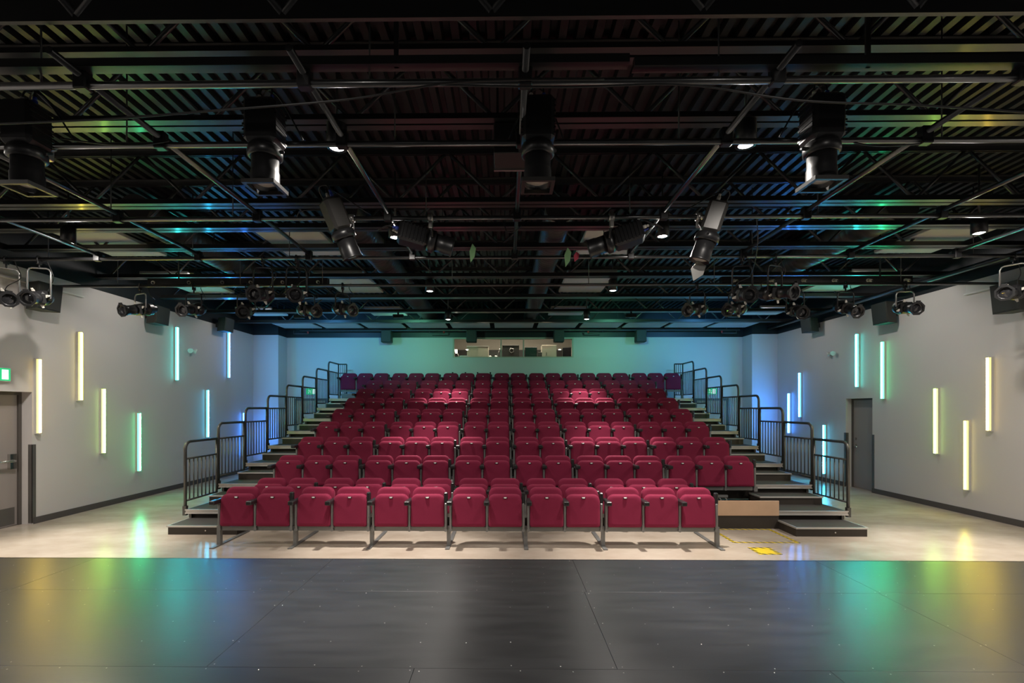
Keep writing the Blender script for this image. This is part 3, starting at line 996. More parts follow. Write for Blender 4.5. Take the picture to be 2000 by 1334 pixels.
def raceway(x0, x1, socks, label):
    y, z0, z1 = 8.30, 3.995, 4.13
    t = thing('cable_raceway', label, 'raceway', (0, y, z0))
    obj('duct', MB().bx(x0, x1, -0.05, 0.05, 0, z1 - z0), t, 'fixture_black')
    obj('hanger', MB().bx(x0 + 0.5, x0 + 0.52, -0.01, 0.01, z1 - z0, ZD - z0).bx(x1 - 0.52, x1 - 0.5, -0.01, 0.01, z1 - z0, ZD - z0), t, 'steel_black')
    for px in socks:
        p = at(px, 553, y - 0.06)
        s = obj('socket', MB().cyl((0, 0.02, 0), (0, -0.02, 0), 0.028, n=12).cyl((0, -0.02, 0), (0.03, -0.06, -0.02), 0.024, n=10), t, 'plug_white', (p.x, -0.05, 0.06))
        obj('socket_cap', MB().cyl((0.028, -0.058, -0.018), (0.036, -0.068, -0.024), 0.018, n=10), s, 'fixture_grey')


raceway(at(286, 553, 8.3).x, at(640, 553, 8.3).x, (293, 364, 430, 486, 549, 619), 'black cable raceway with pale sockets, left half of the rig')
raceway(at(1405, 553, 8.3).x, at(1770, 553, 8.3).x, (1431, 1502, 1564, 1623, 1689, 1761), 'black cable raceway with pale sockets, right half of the rig')

# sprinkler and wall pipes
tag(obj('wall_pipe', MB().cyl((7.93, 3.0, 4.29), (7.93, 14.68, 4.29), 0.045, n=12).bx(7.93, XR, 6.0, 6.05, 4.27, 4.31).bx(7.93, XR, 12.0, 12.05, 4.27, 4.31), None, 'pipe_black'), 'dark pipe along the top of the right wall', 'pipe')
t = thing('sprinkler_pipe', 'thin pipe with red sprinkler heads in front of the back wall', 'pipe', (0, 14.95, 4.30))
obj('main_pipe', MB().cyl((-6.4, 0, 0), (7.2, 0, 0), 0.018, n=8).cyl((-6.0, 0, 0), (-6.0, 0, ZD - 4.303), 0.01, n=6).cyl((6.8, 0, 0), (6.8, 0, ZD - 4.303), 0.01, n=6), t, 'duct_grey')
for px, s in ((600, -1), (867, -1), (1148, 1), (1407, 1)):
    p = at(px, 650, 14.95)
    obj('drop', MB().tube([(p.x + s * 0.45, 0, 0), (p.x + s * 0.45, -0.02, -0.10), (p.x, -0.02, -0.10)], 0.012, 6), t, 'duct_grey')
    obj('sprinkler_head', MB().lathe([(0, 0), (0, 0.022), (0.04, 0.018), (0.05, 0.035), (0.056, 0.035), (0.056, 0)], 10, (p.x, -0.02, -0.09), (0, 0, 1)), t, 'sprinkler_red')

# ------------------------------------------------------------------ spiral ducts
def duct(x, y0, y1, z, r, label):
    t = thing('spiral_duct', label, 'air duct', (x, 0, z), 0, 'round air ducts')
    prof = []
    y = y0
    while y < y1:
        prof += [(y, r), (y + 0.105, r), (y + 0.112, r + 0.006), (y + 0.118, r)]
        y += 0.12
    prof = [(y0, 0.0)] + prof
    obj('duct_tube', MB().lathe(prof, 28, (0, 0, 0), (0, 1, 0), True), t, 'duct_grey')
    for yy in (y0 + 1.5, y0 + 4.2):
        if yy < y1:
            obj('duct_hanger', MB().bx(-r - 0.008, -r, yy, yy + 0.03, 0, ZD - z).bx(r, r + 0.008, yy, yy + 0.03, 0, ZD - z), t, 'steel_black')


duct(0.77, 6.75, 14.9, 4.69, 0.21, 'round spiral air duct over the middle of the seating')
duct(-2.30, 6.75, 14.6, 4.69, 0.225, 'round spiral air duct left of the middle')
duct(-5.25, 6.75, 10.3, 4.69, 0.225, 'round spiral air duct near the left wall')
duct(5.50, 6.75, 10.6, 4.69, 0.225, 'round spiral air duct near the right wall')

# acoustic panels between the joists
PX = [(-6.2, 'far left'), (-3.2, 'left of centre'), (1.65, 'right of centre'), (6.6, 'far right')]
PY = [(7.50, 'front'), (9.98, 'middle'), (12.95, 'rear')]
for y, yn in PY:
    for x, xn in PX:
        xx = x + (-0.35 if y > 8 and x < -5 else 0) + (0.4 if y > 8 and x > 5 else 0)
        t = thing('ceiling_panel', 'grey acoustic ceiling panel, %s in the %s row over the seating' % (xn, yn), 'ceiling panel', (xx, y, 4.47), 0, 'acoustic panels above the seating')
        dy = (0.62, 0.80, 0.5)[[7.50, 9.98, 12.95].index(y)]
        y0_, y1_ = -dy, dy
        obj('panel', MB().cb(-0.47, 0.47, y0_ + (0.08 if y < 8 else 0), y1_, 0, 0.05, 0.006), t, 'panel_grey')
        w = MB()
        for a in (-0.4, 0.4):
            for b in (y0_ + 0.15, y1_ - 0.1):
                w.cyl((a, b, 0.05), (a, b, ZD - 4.47), 0.004, n=5)
        obj('hanger_wire', w, t, 'steel_black')
for i in range(11):
    x = -6.25 + 1.30 * i
    t = thing('ceiling_panel', 'flat grey ceiling panel before the back wall, %s from the left' % ORD[i], 'ceiling panel', (x, 14.45, 4.36), 0, 'panels along the back wall')
    obj('panel', MB().cb(-0.58, 0.58, -0.45, 0.42, 0, 0.03, 0.004), t, 'panel_grey')
    obj('hanger_wire', MB().cyl((-0.5, 0, 0.03), (-0.5, 0, ZD - 4.36), 0.004, n=5).cyl((0.5, 0, 0.03), (0.5, 0, ZD - 4.36), 0.004, n=5), t, 'steel_black')

# ------------------------------------------------------------------ downlights
DL_H = 4.145
housing_m = MB().lathe([(0.0, 0.062), (0.0, 0.085), (0.20, 0.085), (0.24, 0.05), (0.24, 0.0)], 18, (0, 0, 0), (0, 0, 1)).mesh('housing', 'fixture_black')
disc_m = MB().lathe([(0.0, 0.0), (-0.012, 0.03), (0.0, 0.062)], 18, (0, 0, 0.006), (0, 0, 1)).mesh('lamp_disc', 'lamp_disc')
stem_m = MB().cyl((0, 0, 0.24), (0, 0, ZD - DL_H), 0.012, n=8).mesh('stem', 'steel_black')


def downlight(x, y, label, spot=True, k=1.0):
    t = thing('downlight', label, 'ceiling light', (x, y, DL_H), 0, 'bright round downlights')
    obj('housing', housing_m, t); obj('lamp_disc', disc_m, t); obj('stem', stem_m, t)
    a = bpy.data.lights.new('downlight_flood', 'AREA')
    a.shape = 'DISK'; a.size = 0.11
    a.energy = (FLOOD_W * (0.45 if y > 9 else 1.0) * (3.4 if abs(x) > 4 else 1.9 if y < 5 else 1.0) if spot else STAGE_W * (1.3 if abs(x) > 4 else 0.5)) * k
    a.color = (1.0, 0.93, 0.85)
    o = bpy.data.objects.new('downlight_flood', a); COL.objects.link(o); o.parent = t; o.location = (0, 0, -0.03)
    if spot:
        for e, ang, bl in ((SPOT_W, 48, 0.85), (TAIL_W, 115, 1.0)):
            s = bpy.data.lights.new('downlight_beam', 'SPOT')
            s.energy = e * k; s.spot_size = math.radians(ang); s.spot_blend = bl; s.shadow_soft_size = 0.05
            s.color = (1.0, 0.93, 0.85)
            o = bpy.data.objects.new('downlight_beam', s); COL.objects.link(o); o.parent = t; o.location = (0, 0, -0.04)


for i, y in enumerate((4.17, 6.37, 9.30, 12.28)):
    n_ = ['nearest the stage', 'second from the stage', 'third from the stage', 'farthest back'][i]
    downlight(-1.46, y, 'bright round downlight in the left inner line, %s' % n_)
    downlight(2.06, y, 'bright round downlight in the right inner line, %s' % n_)
downlight(-5.97, 6.53, 'bright round downlight near the left wall above the door')
downlight(6.10, 6.30, 'bright round downlight near the right wall')
for x in (-6.2, 6.3):  # extra lamps added out of view, to light the side walls
    for y, n_ in ((4.3, 'over the stage edge'), (1.8, 'over the stage'), (-0.8, 'behind the view')):
        downlight(x, y, 'added round downlight near the %s wall, %s' % ('left' if x < 0 else 'right', n_), False)
for x in (-1.52, 2.15):  # inner-line lamps added out of view, as fill on the seat fronts
    for y, n_ in ((2.0, 'over the stage'), (-0.6, 'behind the view')):
        downlight(x, y, 'added round downlight of the %s inner line, %s' % ('left' if x < 0 else 'right', n_), False)

# ------------------------------------------------------------------ theatre spotlights
AXZ = Vector((1, 0, 0))


def aim(d):
    """rotation taking local +X to d, keeping local Z as upright as can be"""
    x = Vector(d).normalized()
    z = Vector((0, 0, 1)) if abs(x.z) < 0.97 else Vector((0, 1, 0))
    y = z.cross(x).normalized(); z = x.cross(y)
    return Matrix((x, y, z)).transposed().to_4x4()


SP = {}
SP['rear'] = MB().lathe([(-0.27, 0.0), (-0.27, 0.045), (-0.255, 0.06), (-0.20, 0.062), (-0.19, 0.095), (-0.12, 0.105), (-0.115, 0.112), (-0.10, 0.112), (-0.095, 0.105), (-0.03, 0.102), (0.0, 0.095), (0.0, 0.0)], 20).bx(-0.24, -0.20, -0.02, 0.02, 0.05, 0.09).mesh('lamp_housing', 'fixture_black')
SP['gate'] = MB().cb(0.0, 0.075, -0.095, 0.095, -0.095, 0.095, 0.03).mesh('gate', 'fixture_black')
SP['barrel'] = MB().lathe([(0.07, 0.0), (0.07, 0.078), (0.10, 0.078), (0.105, 0.084), (0.12, 0.084), (0.125, 0.078), (0.24, 0.078), (0.25, 0.09), (0.29, 0.09), (0.295, 0.078), (0.25, 0.074), (0.25, 0.0)], 20).mesh('lens_barrel', 'fixture_black')
SP['lens'] = MB().lathe([(0.268, 0.0), (0.262, 0.04), (0.252, 0.074)], 20).mesh('lens', 'lens_dark')
fr_ = MB()
for a in range(8):
    t0, t1 = PI / 8 + a * PI / 4, PI / 8 + (a + 1) * PI / 4
    q = lambda r, t, x: (x, r * math.cos(t), r * math.sin(t))
    fr_.add([q(0.085, t0, 0.296), q(0.085, t1, 0.296), q(0.112, t1, 0.296), q(0.112, t0, 0.296), q(0.085, t0, 0.31), q(0.085, t1, 0.31), q(0.112, t1, 0.31), q(0.112, t0, 0.31)],
            [(0, 1, 2, 3), (4, 7, 6, 5), (0, 4, 5, 1), (2, 6, 7, 3), (1, 5, 6, 2), (0, 3, 7, 4)])
SP['frame'] = fr_.bx(0.29, 0.312, -0.03, 0.03, 0.10, 0.125).mesh('colour_frame', 'fixture_black')
SP['shutter'] = MB().bx(0.031, 0.035, -0.018, 0.018, 0.09, 0.128).bx(0.024, 0.042, -0.010, 0.010, 0.125, 0.148).mesh('shutter_handle', 'plug_white')
SP['knob'] = MB().cyl((0, 0.0, 0), (0, 0.045, 0), 0.024, 0.02, n=10).mesh('pivot_knob', 'fixture_black')
HOOK = MB()
HOOK.tube([(0.0, 0.034, -0.03), (0.0, 0.036, 0.012), (0.0, 0.022, 0.033), (0.0, 0.0, 0.038), (0.0, -0.024, 0.032), (0.0, -0.036, 0.008), (0.0, -0.034, -0.03), (0, 0, -0.055)], 0.012, 8)
HOOK.cb(-0.016, 0.016, -0.036, 0.036, -0.075, -0.026, 0.006).cyl((0, 0, -0.07), (0, 0, -0.13), 0.012, n=8)
SP['hook'] = HOOK.mesh('clamp', 'fixture_black')


def spotlight(pipe, x, d, label, drop=0.42, s=1.0, group='small spotlights on the far pipe', body='fixture_black', back=None, bright=False, cable=True):
    """profile spotlight hung under pipe number `pipe` at x, beam along d"""
    y, _, _, zp = CP[pipe]
    d = Vector(d).normalized()
    pan = math.atan2(d.y, d.x)
    t = thing('profile_spotlight', label, 'spotlight', (x, y, zp), 0, group)
    R = Matrix.Translation((0, 0, -drop)) @ aim(d) @ Matrix.Scale(s, 4)
    obj('lamp_housing', SP['rear'], t, matrix=R)
    obj('gate', SP['gate'], t, matrix=R)
    b = obj('lens_barrel', SP['barrel'], t, matrix=R)
    obj('lens', SP['lens'], b)
    obj('colour_frame', SP['frame'], t, matrix=R)
    for a in (0.4, 1.9, 3.5, 5.0):
        obj('shutter_handle', SP['shutter'], t, matrix=R @ Matrix.Rotation(a, 4, 'X'))
    # yoke: a bent bar straddling the body
    pr = Matrix.Rotation(pan, 4, 'Z')
    w = 0.135 * s
    top = -0.13
    pts = [(0, -w, -drop), (0, -w, top - 0.05), (0, -w + 0.02, top - 0.012), (0, -w + 0.05, top), (0, w - 0.05, top), (0, w - 0.02, top - 0.012), (0, w, top - 0.05), (0, w, -drop)]
    yk = MB().tube([pr @ Vector(p) for p in pts], 0.011, 8)
    obj('yoke', yk, t, 'fixture_silver' if bright else 'fixture_black')
    for e in (-1, 1):
        obj('pivot_knob', SP['knob'], t, matrix=pr @ Matrix.Translation((0, e * w, -drop)) @ Matrix.Rotation(0 if e > 0 else PI, 4, 'Z') @ Matrix.Translation((0, -0.03, 0)))
    obj('clamp', SP['hook'], t)
    if cable:
        e = R @ Vector((-0.22, 0, 0.07))
        c = [e, e + Vector((0.02, 0.03, 0.10)), Vector((w * 1.2, 0.05, -drop * 0.45)), Vector((0.10, 0.03, -0.04)), Vector((0.14, 0.0, 0.03))]
        obj('cable', MB().tube(bez(c), 0.006, 5), t, 'cable_black')
    return t


def bez(p, n=6):
    """smooth curve through points (Catmull-Rom)"""
    p = [Vector(q) for q in p]
    q = [p[0]] + p + [p[-1]]
    out = []
    for i in range(1, len(q) - 2):
        for k in range(n):
            t = k / n
            out.append(0.5 * ((2 * q[i]) + (-q[i - 1] + q[i + 1]) * t + (2 * q[i - 1] - 5 * q[i] + 4 * q[i + 1] - q[i + 2]) * t * t + (-q[i - 1] + 3 * q[i] - 3 * q[i + 1] + q[i + 2]) * t ** 3))
    out.append(p[-1])
    return out


def xat(px, D):
    return at(px, 700, D).x


SMALL = [
    # pipe, px of body, direction, label, drop
    (3, 66, (0.35, -1, -0.25), 'spotlight with bright steel yoke before the left wall speaker', 0.56, True),
    (3, 0, (0.9, -0.7, -0.25), 'spotlight cut by the left edge of the photo', 0.56, True),
    (4, 268, (-0.35, -1, -0.25), 'outermost spotlight on the far pipe, left of the raceway', 0.40, True),
    (4, 374, (-0.05, -1, -0.25), 'spotlight under the left raceway, second from its outer end', 0.40, False),
    (4, 478, (0.30, -1, -0.30), 'spotlight under the left raceway, below a pair of larger ones', 0.42, False),
    (3, 511, (0.05, -1, -0.22), 'larger spotlight facing the stage, left of a twin', 0.52, False),
    (3, 577, (0.35, -1, -0.25), 'larger spotlight facing the stage, twin nearer the middle', 0.52, False),
    (4, 598, (0.95, -0.75, -0.22), 'spotlight turned inward under the twin spotlights, left half', 0.42, False),
    (4, 668, (0.95, -0.75, -0.25), 'innermost spotlight of the left half, turned inward', 0.40, False),
    (4, 1360, (-0.95, -0.75, -0.22), 'innermost spotlight of the right half, turned inward', 0.42, False),
    (4, 1436, (-0.95, -0.75, -0.22), 'spotlight turned inward, second of the right half', 0.42, False),
    (3, 1447, (-0.10, -1, -0.25), 'larger spotlight facing the stage, right half', 0.54, False),
    (3, 1510, (0.40, -1, -0.20), 'larger spotlight with open front, outer one of the right pair', 0.52, False),
    (4, 1549, (-0.15, -1, -0.35), 'spotlight under the right raceway below the larger pair', 0.44, False),
    (4, 1646, (0.02, -1, -0.45), 'spotlight under the outer end of the right raceway', 0.40, False),
    (4, 1760, (-0.15, -1, -0.25), 'spotlight beside the middle speaker of the right wall', 0.40, True),
    (3, 1966, (-1.0, -0.55, -0.15), 'spotlight before the nearest right wall speaker, turned inward', 0.52, True),
]
for (pi_, px, d, lab, drop, br) in SMALL:
    spotlight(pi_, xat(px, CP[pi_][0]), d, 'black ' + lab, drop, 1.0 if pi_ == 4 else 1.0, bright=br)


# long LED profiles
LP = {}
LP['head'] = MB().cb(-0.40, -0.06, -0.125, 0.125, -0.11, 0.11, 0.03)
for i in range(7):
    LP['head'].bx(-0.36 + i * 0.04, -0.345 + i * 0.04, -0.131, 0.131, -0.09, 0.09)
LP['head'] = LP['head'].mesh('led_head', 'fixture_black')
LP['head_grey'] = MB().cb(-0.40, -0.06, -0.105, 0.105, -0.10, 0.10, 0.03).mesh('led_head', 'fixture_grey')
LP['collar'] = MB().lathe([(-0.06, 0.0), (-0.06, 0.115), (-0.03, 0.128), (0.02, 0.128), (0.03, 0.11), (0.03, 0.0)], 20).mesh('collar', 'fixture_black')
LP['barrel'] = MB().lathe([(0.03, 0.0), (0.03, 0.10), (0.13, 0.10), (0.14, 0.105), (0.22, 0.105), (0.23, 0.115), (0.24, 0.105), (0.205, 0.095), (0.205, 0.0)], 24).mesh('lens_barrel', 'fixture_black')
LP['lens'] = MB().lathe([(0.232, 0.0), (0.228, 0.05), (0.207, 0.095)], 24).mesh('lens', 'lens_glass')
q = MB()
for (a, b, c, d_) in ((-0.125, 0.125, -0.125, -0.10), (-0.125, 0.125, 0.10, 0.125), (-0.125, -0.10, -0.10, 0.10), (0.10, 0.125, -0.10, 0.10)):
    q.bx(0.235, 0.265, a, b, c, d_)
LP['frame'] = q.mesh('colour_frame', 'fixture_grey')
LP['plug_b'] = MB().cyl((-0.44, 0, 0), (-0.40, 0, 0), 0.02, n=10).cyl((-0.47, 0, 0), (-0.44, 0, 0), 0.014, n=8).mesh('plug', 'plug_blue')
LP['plug_w'] = MB().cyl((-0.44, 0, 0), (-0.40, 0, 0), 0.02, n=10).cyl((-0.47, 0, 0), (-0.44, 0, 0), 0.014, n=8).mesh('plug', 'plug_white')


def led_profile(pos, d, pipe, label, group, grey=False, square=True, doors=None):
    """big LED profile centred at pos with its beam along d, clamped to pipe"""
    y, _, _, zp = CP[pipe]
    d = Vector(d).normalized()
    t = thing('led_spotlight', label, 'spotlight', pos, 0, group)
    R = aim(d)
    obj('led_head', LP['head_grey' if grey else 'head'], t, matrix=R)
    obj('collar', LP['collar'], t, matrix=R)
    b = obj('lens_barrel', LP['barrel'], t, matrix=R)
    obj('lens', LP['lens'], b)
    if square:
        obj('colour_frame', LP['frame'], t, matrix=R)
    obj('plug', LP['plug_b'], t, matrix=R @ Matrix.Translation((0, -0.05, 0.02)))['label'] = 'blue cable plug'
    obj('plug', LP['plug_w'], t, matrix=R @ Matrix.Translation((0, 0.05, 0.02)))['label'] = 'white cable plug'
    pz = zp - pos[2]; py = y - pos[1]
    side = R @ Vector((-0.02, 0.135, 0)); side2 = R @ Vector((-0.02, -0.135, 0))
    m = MB()
    mid = Vector((0, py, pz - 0.065))
    for sd in (side, side2):
        m.tube([sd, sd + (mid - sd) * 0.6 + Vector((sd.x * 0.25, 0, 0)), mid], 0.014, 8)
    obj('yoke', m, t, 'fixture_black')
    hk = MB()
    hk.lathe([(-0.03, 0.026), (-0.03, 0.046), (0.03, 0.046), (0.03, 0.026), (-0.03, 0.026)], 14, (0, py, pz), (1, 0, 0))
    hk.cb(-0.022, 0.022, py - 0.03, py + 0.03, pz - 0.12, pz - 0.035, 0.006)
    obj('clamp', hk, t, 'fixture_silver')
    for e, sg in ((-0.05, -1), (0.05, 1)):
        p0 = R @ Vector((-0.47, e, 0.02))
        out = R @ Vector((-1, 0, 0))
        c = bez([p0, p0 + out * 0.06 + Vector((sg * 0.02, 0.02, 0)), p0 + out * 0.05 + Vector((sg * 0.12, 0.08, -0.02)), Vector((sg * 0.22, py, pz + 0.033))])
        obj('cable', MB().tube(c, 0.007, 6), t, 'cable_black')
    if doors:
        for (off, size, mname, lab) in doors:
            c = R @ Vector(off)
            o = obj('colour_gel', MB().prism([(-size[0] * 0.25, -size[1]), (size[0] * 0.7, -size[1] * 0.4), (size[0], size[1] * 0.5), (size[0] * 0.2, size[1]), (-size[0] * 0.5, size[1] * 0.2)], 'y', -0.006, 0.006), t, mname, c)
            o['label'] = lab
    return t


GR = 'large spotlights hanging straight down'
for px, lab in ((42, 'large black spotlight hanging straight down, cut by the left edge'), (515, 'large black spotlight hanging straight down, left of the first downlight'),
                (1050, 'large black spotlight hanging straight down at the middle'), (1600, 'large black spotlight hanging straight down, right of the first downlight')):
    D = 3.74
    x = xat(px, D)
    led_profile((x, D, 3.865), (0, 0.02, -1), 1, lab, GR)
GM = 'spotlights on the middle pipes'
p = at(672, 462, 5.22)
led_profile((p.x, p.y, p.z), (0.32, 0.25, -0.92), 2, 'grey spotlight tilted down on the third pipe, left of the middle', GM, True, False)
p = at(1380, 468, 5.22)
led_profile((p.x, p.y, p.z), (-0.30, 0.1, -0.95), 2, 'grey spotlight tilted down with open flap, right of the middle', GM, True, False,
            [((0.34, -0.02, 0.0), (0.11, 0.11), 'fixture_silver', 'pale metal flap at the lens')])
p = at(845, 472, 5.62)
led_profile((p.x, p.y, p.z), (1.0, 0.25, -0.22), 2, 'black spotlight lying level with green gel, left of the middle', GM, False, False,
            [((0.47, 0.0, 0.0), (0.05, 0.11), 'gel_green', 'pale green gel flap')])
p = at(1188, 474, 5.62)
led_profile((p.x, p.y, p.z), (-1.0, 0.25, -0.28), 2, 'black spotlight lying level with green and red gels, right of the middle', GM, False, False,
            [((0.50, 0.0, 0.0), (0.055, 0.115), 'gel_green', 'pale green gel flap'), ((0.40, 0.0, -0.03), (0.045, 0.06), 'gel_red', 'red gel corner')])

# junction box by the middle spotlight
t = thing('junction_box', 'grey metal junction box hung beside the middle spotlight', 'junction box', (at(996, 315, 4.3).x, 4.27, 4.07))
obj('box', MB().cb(-0.14, 0.14, -0.15, 0.15, 0, 0.26, 0.006), t, 'fixture_grey')
obj('lip', MB().bx(-0.145, 0.145, 0.13, 0.155, -0.01, 0.02), t, 'fixture_silver')
obj('strap', MB().bx(-0.12, -0.10, -0.02, 0.02, 0.26, ZD - 4.07).bx(0.10, 0.12, -0.02, 0.02, 0.26, ZD - 4.07), t, 'steel_black')

# ------------------------------------------------------------------ loose cables
def cable(pts, r, label):
    tag(obj('cable', MB().tube(bez([at(*p) for p in pts], 8), r, 6), None, 'cable_black'), label, 'cable', 'cables slung in the rig')


cable([(-60, 244, 3.12), (200, 233, 3.10), (420, 216, 3.09), (680, 194, 3.09), (900, 160, 3.09), (1180, 155, 3.09)], 0.007, 'long slack black cable slung across the front rig, left part')
cable([(860, 166, 3.05), (1100, 170, 3.05), (1340, 166, 3.05), (1560, 196, 3.05), (1800, 206, 3.05), (2040, 222, 3.05)], 0.007, 'long slack black cable slung across the front rig, right part')
cable([(118, 270, 3.9), (200, 281, 3.86), (270, 283, 3.86), (330, 276, 3.9)], 0.006, 'black cable sagging from the second pipe at the left spotlight')
cable([(1640, 272, 3.9), (1700, 284, 3.86), (1760, 284, 3.86), (1840, 276, 3.9)], 0.006, 'black cable sagging from the second pipe at the right spotlight')
cable([(985, 437, 5.5), (990, 452, 5.42), (1005, 452, 5.42), (1018, 440, 5.46)], 0.006, 'small cable loop under the third pipe near the middle')
cable([(1478, 425, 5.46), (1480, 470, 5.6), (1474, 515, 6.2), (1465, 540, 6.9)], 0.006, 'pale thin cable hanging between the third and fourth pipes, right half')
cable([(580, 424, 5.46), (590, 412, 5.4), (640, 410, 5.4), (660, 424, 5.46)], 0.006, 'coiled cable on the third pipe above the left tilted spotlight')

# ------------------------------------------------------------------ colour floods added to tint the back wall
for x, c, e, lab in ((-5.3, (0.10, 0.45, 1.0), 19, 'outermost left'), (-2.75, (0.22, 0.95, 0.60), 15, 'left of the booth'),
                     (3.2, (0.22, 0.95, 0.60), 15, 'right of the booth'), (5.8, (0.10, 0.45, 1.0), 19, 'outermost right')):
    t = thing('added_flood_lamp', 'added small black colour flood lamp under the joist next to last, %s' % lab, 'flood lamp', (x, 12.37, 4.245), 0, 'added colour floods on the rear joists')
    obj('housing', MB().cb(-0.14, 0.14, -0.05, 0.03, -0.04, 0.05, 0.01).bx(-0.02, 0.02, -0.03, 0.0, 0.04, 0.10), t, 'fixture_black')
    obj('lens', MB().bx(-0.13, 0.13, 0.03, 0.034, -0.032, 0.042), t, 'lens_glass')
    a = bpy.data.lights.new('added_flood_light', 'AREA'); a.shape = 'RECTANGLE'; a.size = 0.26; a.size_y = 0.07; a.energy = e; a.color = c; a.spread = math.radians(130)
    o = bpy.data.objects.new('added_flood_light', a); COL.objects.link(o); o.parent = t; o.location = (0, 0.045, 0); o.rotation_euler = (math.radians(72), 0, 0)

# ------------------------------------------------------------------ wall washers added out of sight behind two joists, to brighten the walls
for s_, X in ((1, XL), (-1, XR)):
    for y, z, nm in ((9.33, 4.475, 'middle'), (12.63, 4.455, 'rear')):
        t = thing('added_wall_washer', 'added slim black wash light behind a joist, %s of the %s wall' % (nm, 'left' if s_ > 0 else 'right'), 'wall washer', (X + s_ * 1.7, y, z), 0, 'added wash lights along the side walls')
        obj('housing', MB().cb(-0.05, 0.05, -0.13, 0.13, 0.0, 0.06, 0.01), t, 'fixture_black')
        obj('lens', MB().bx(-0.04, 0.04, -0.12, 0.12, -0.004, 0.0), t, 'lens_glass')
        obj('stem', MB().cyl((0, 0, 0.06), (0, 0, ZD - z), 0.008, n=6), t, 'steel_black')
        a = bpy.data.lights.new('added_wash_light', 'AREA'); a.shape = 'RECTANGLE'; a.size = 0.08; a.size_y = 0.22; a.energy = WASH_W * (1.0 if nm == 'middle' else 0.45); a.color = (1.0, 0.93, 0.87)
        o = bpy.data.objects.new('added_wash_light', a); COL.objects.link(o); o.parent = t; o.location = (0, 0, -0.02); o.rotation_euler = (0, s_ * math.radians(38), 0)

# ------------------------------------------------------------------ control booth behind the window
x0, x1, z0, z1 = WIN
w = struct('window_1', MB().bx(x0, x0 + 0.05, YB - 0.01, YB + 0.15, z0, z1).bx(x1 - 0.05, x1, YB - 0.01, YB + 0.15, z0, z1).bx(x0 + 0.05, x1 - 0.05, YB - 0.01, YB + 0.15, z0, z0 + 0.03).bx(x0 + 0.05, x1 - 0.05, YB - 0.01, YB + 0.15, z1 - 0.05, z1), 'booth_cream', 'wide window of the control booth above the back row', 'window')
for px in (978.5, 1022.5):
    p = at(px, 680, YB)
    obj('mullion', MB().bx(p.x - 0.018, p.x + 0.018, YB + 0.0, YB + 0.06, z0 + 0.03, z1 - 0.05), w, 'booth_cream')
obj('window_glass', MB().bx(x0 + 0.05, x1 - 0.05, YB + 0.06, YB + 0.068, z0 + 0.03, z1 - 0.05), w, 'booth_glass')
struct('wall_booth', MB().bx(x0 - 1.2, x1 + 1.2, YB + 2.4, YB + 2.5, 2.7, ZD + 0.05).bx(x0 - 1.3, x0 - 1.2, YB + 0.15, YB + 2.5, 2.7, ZD + 0.05).bx(x1 + 1.2, x1 + 1.3, YB + 0.15, YB + 2.5, 2.7, ZD + 0.05).bx(x0 - 1.3, x1 + 1.3, YB + 0.15, YB + 2.5, 2.6, 2.7), 'booth_wall', 'cream inner walls of the control booth', 'wall')
struct('trim_4', MB().bx(x0 - 1.2, x1 + 1.2, YB + 2.36, YB + 2.4, 2.7, 4.02), 'booth_dark', 'dark lower wall band inside the control booth', 'wall')
YD = YB + 0.42
desk = thing('booth_desk', 'long dark desk inside the control booth', 'desk', (0, YD, 2.7))
obj('desk_top', MB().bx(x0 - 0.2, x1 + 0.2, -0.25, 0.5, 0.77, 0.80), desk, 'booth_dark')
for xx in (x0 - 0.1, 0.2, x1 + 0.1):
    obj('leg', MB().bx(xx - 0.03, xx + 0.03, 0.1, 0.16, 0.0, 0.77), desk, 'booth_dark')
ZT = 3.50


def bat(px, py, D=YD):
    return at(px, py, D)


def booth_box(name, label, cat, px0, px1, ytop, depth, m, y=YD, zb=ZT):
    a = at(px0, ytop, y); b = at(px1, ytop, y)
    t = thing(name, label, cat, ((a.x + b.x) / 2, y, zb))
    hw = (b.x - a.x) / 2
    obj('body', MB().cb(-hw, hw, 0, depth, 0, a.z - zb, 0.008), t, m)
    return t, hw, a.z - zb


t, hw, hh = booth_box('cabinet', 'cream cabinet behind the left pane of the booth window', 'cabinet', 912, 954, 677, 0.35, 'booth_cream')
obj('door', MB().bx(-hw * 0.0 + 0.01, hw - 0.01, -0.012, 0, 0.01, hh - 0.02), t, 'booth_cream')
obj('lid', MB().bx(-hw - 0.01, hw + 0.01, -0.02, 0.36, hh, hh + 0.02), t, 'white_box')
t, hw, hh = booth_box('cabinet', 'cream cabinet behind the right pane of the booth window', 'cabinet', 1058, 1087, 674, 0.35, 'booth_cream')
obj('door', MB().bx(-hw + 0.01, hw - 0.01, -0.012, 0, 0.01, hh - 0.02), t, 'booth_cream')
obj('handle', MB().bx(-0.10, -0.085, -0.03, -0.012, 0.10, 0.20), t, 'plastic_black')
t, hw, hh = booth_box('equipment_rack', 'black equipment case behind the middle pane of the booth window', 'equipment', 981, 1014, 674, 0.40, 'booth_dark')
obj('ring', MB().lathe([(0, 0.065), (-0.012, 0.068), (-0.012, 0.085), (0, 0.088)], 5, (0.03, 0, hh * 0.6), (0, 1, 0)), t, 'fixture_silver')
obj('rail', MB().bx(-hw, hw, -0.01, 0, hh - 0.03, hh - 0.015).bx(-hw, hw, -0.01, 0, 0.02, 0.05), t, 'fixture_grey')
t, hw, hh = booth_box('computer_monitor', 'dark green glowing-off monitor right of the middle pane', 'monitor', 1025, 1049, 678, 0.05, 'plastic_black')
obj('screen', MB().bx(-hw + 0.02, hw - 0.02, -0.004, 0, 0.05, hh - 0.02), t, 'screen_green')
t['label'] = 'dark monitor with greenish screen in the booth, beside the middle pane'
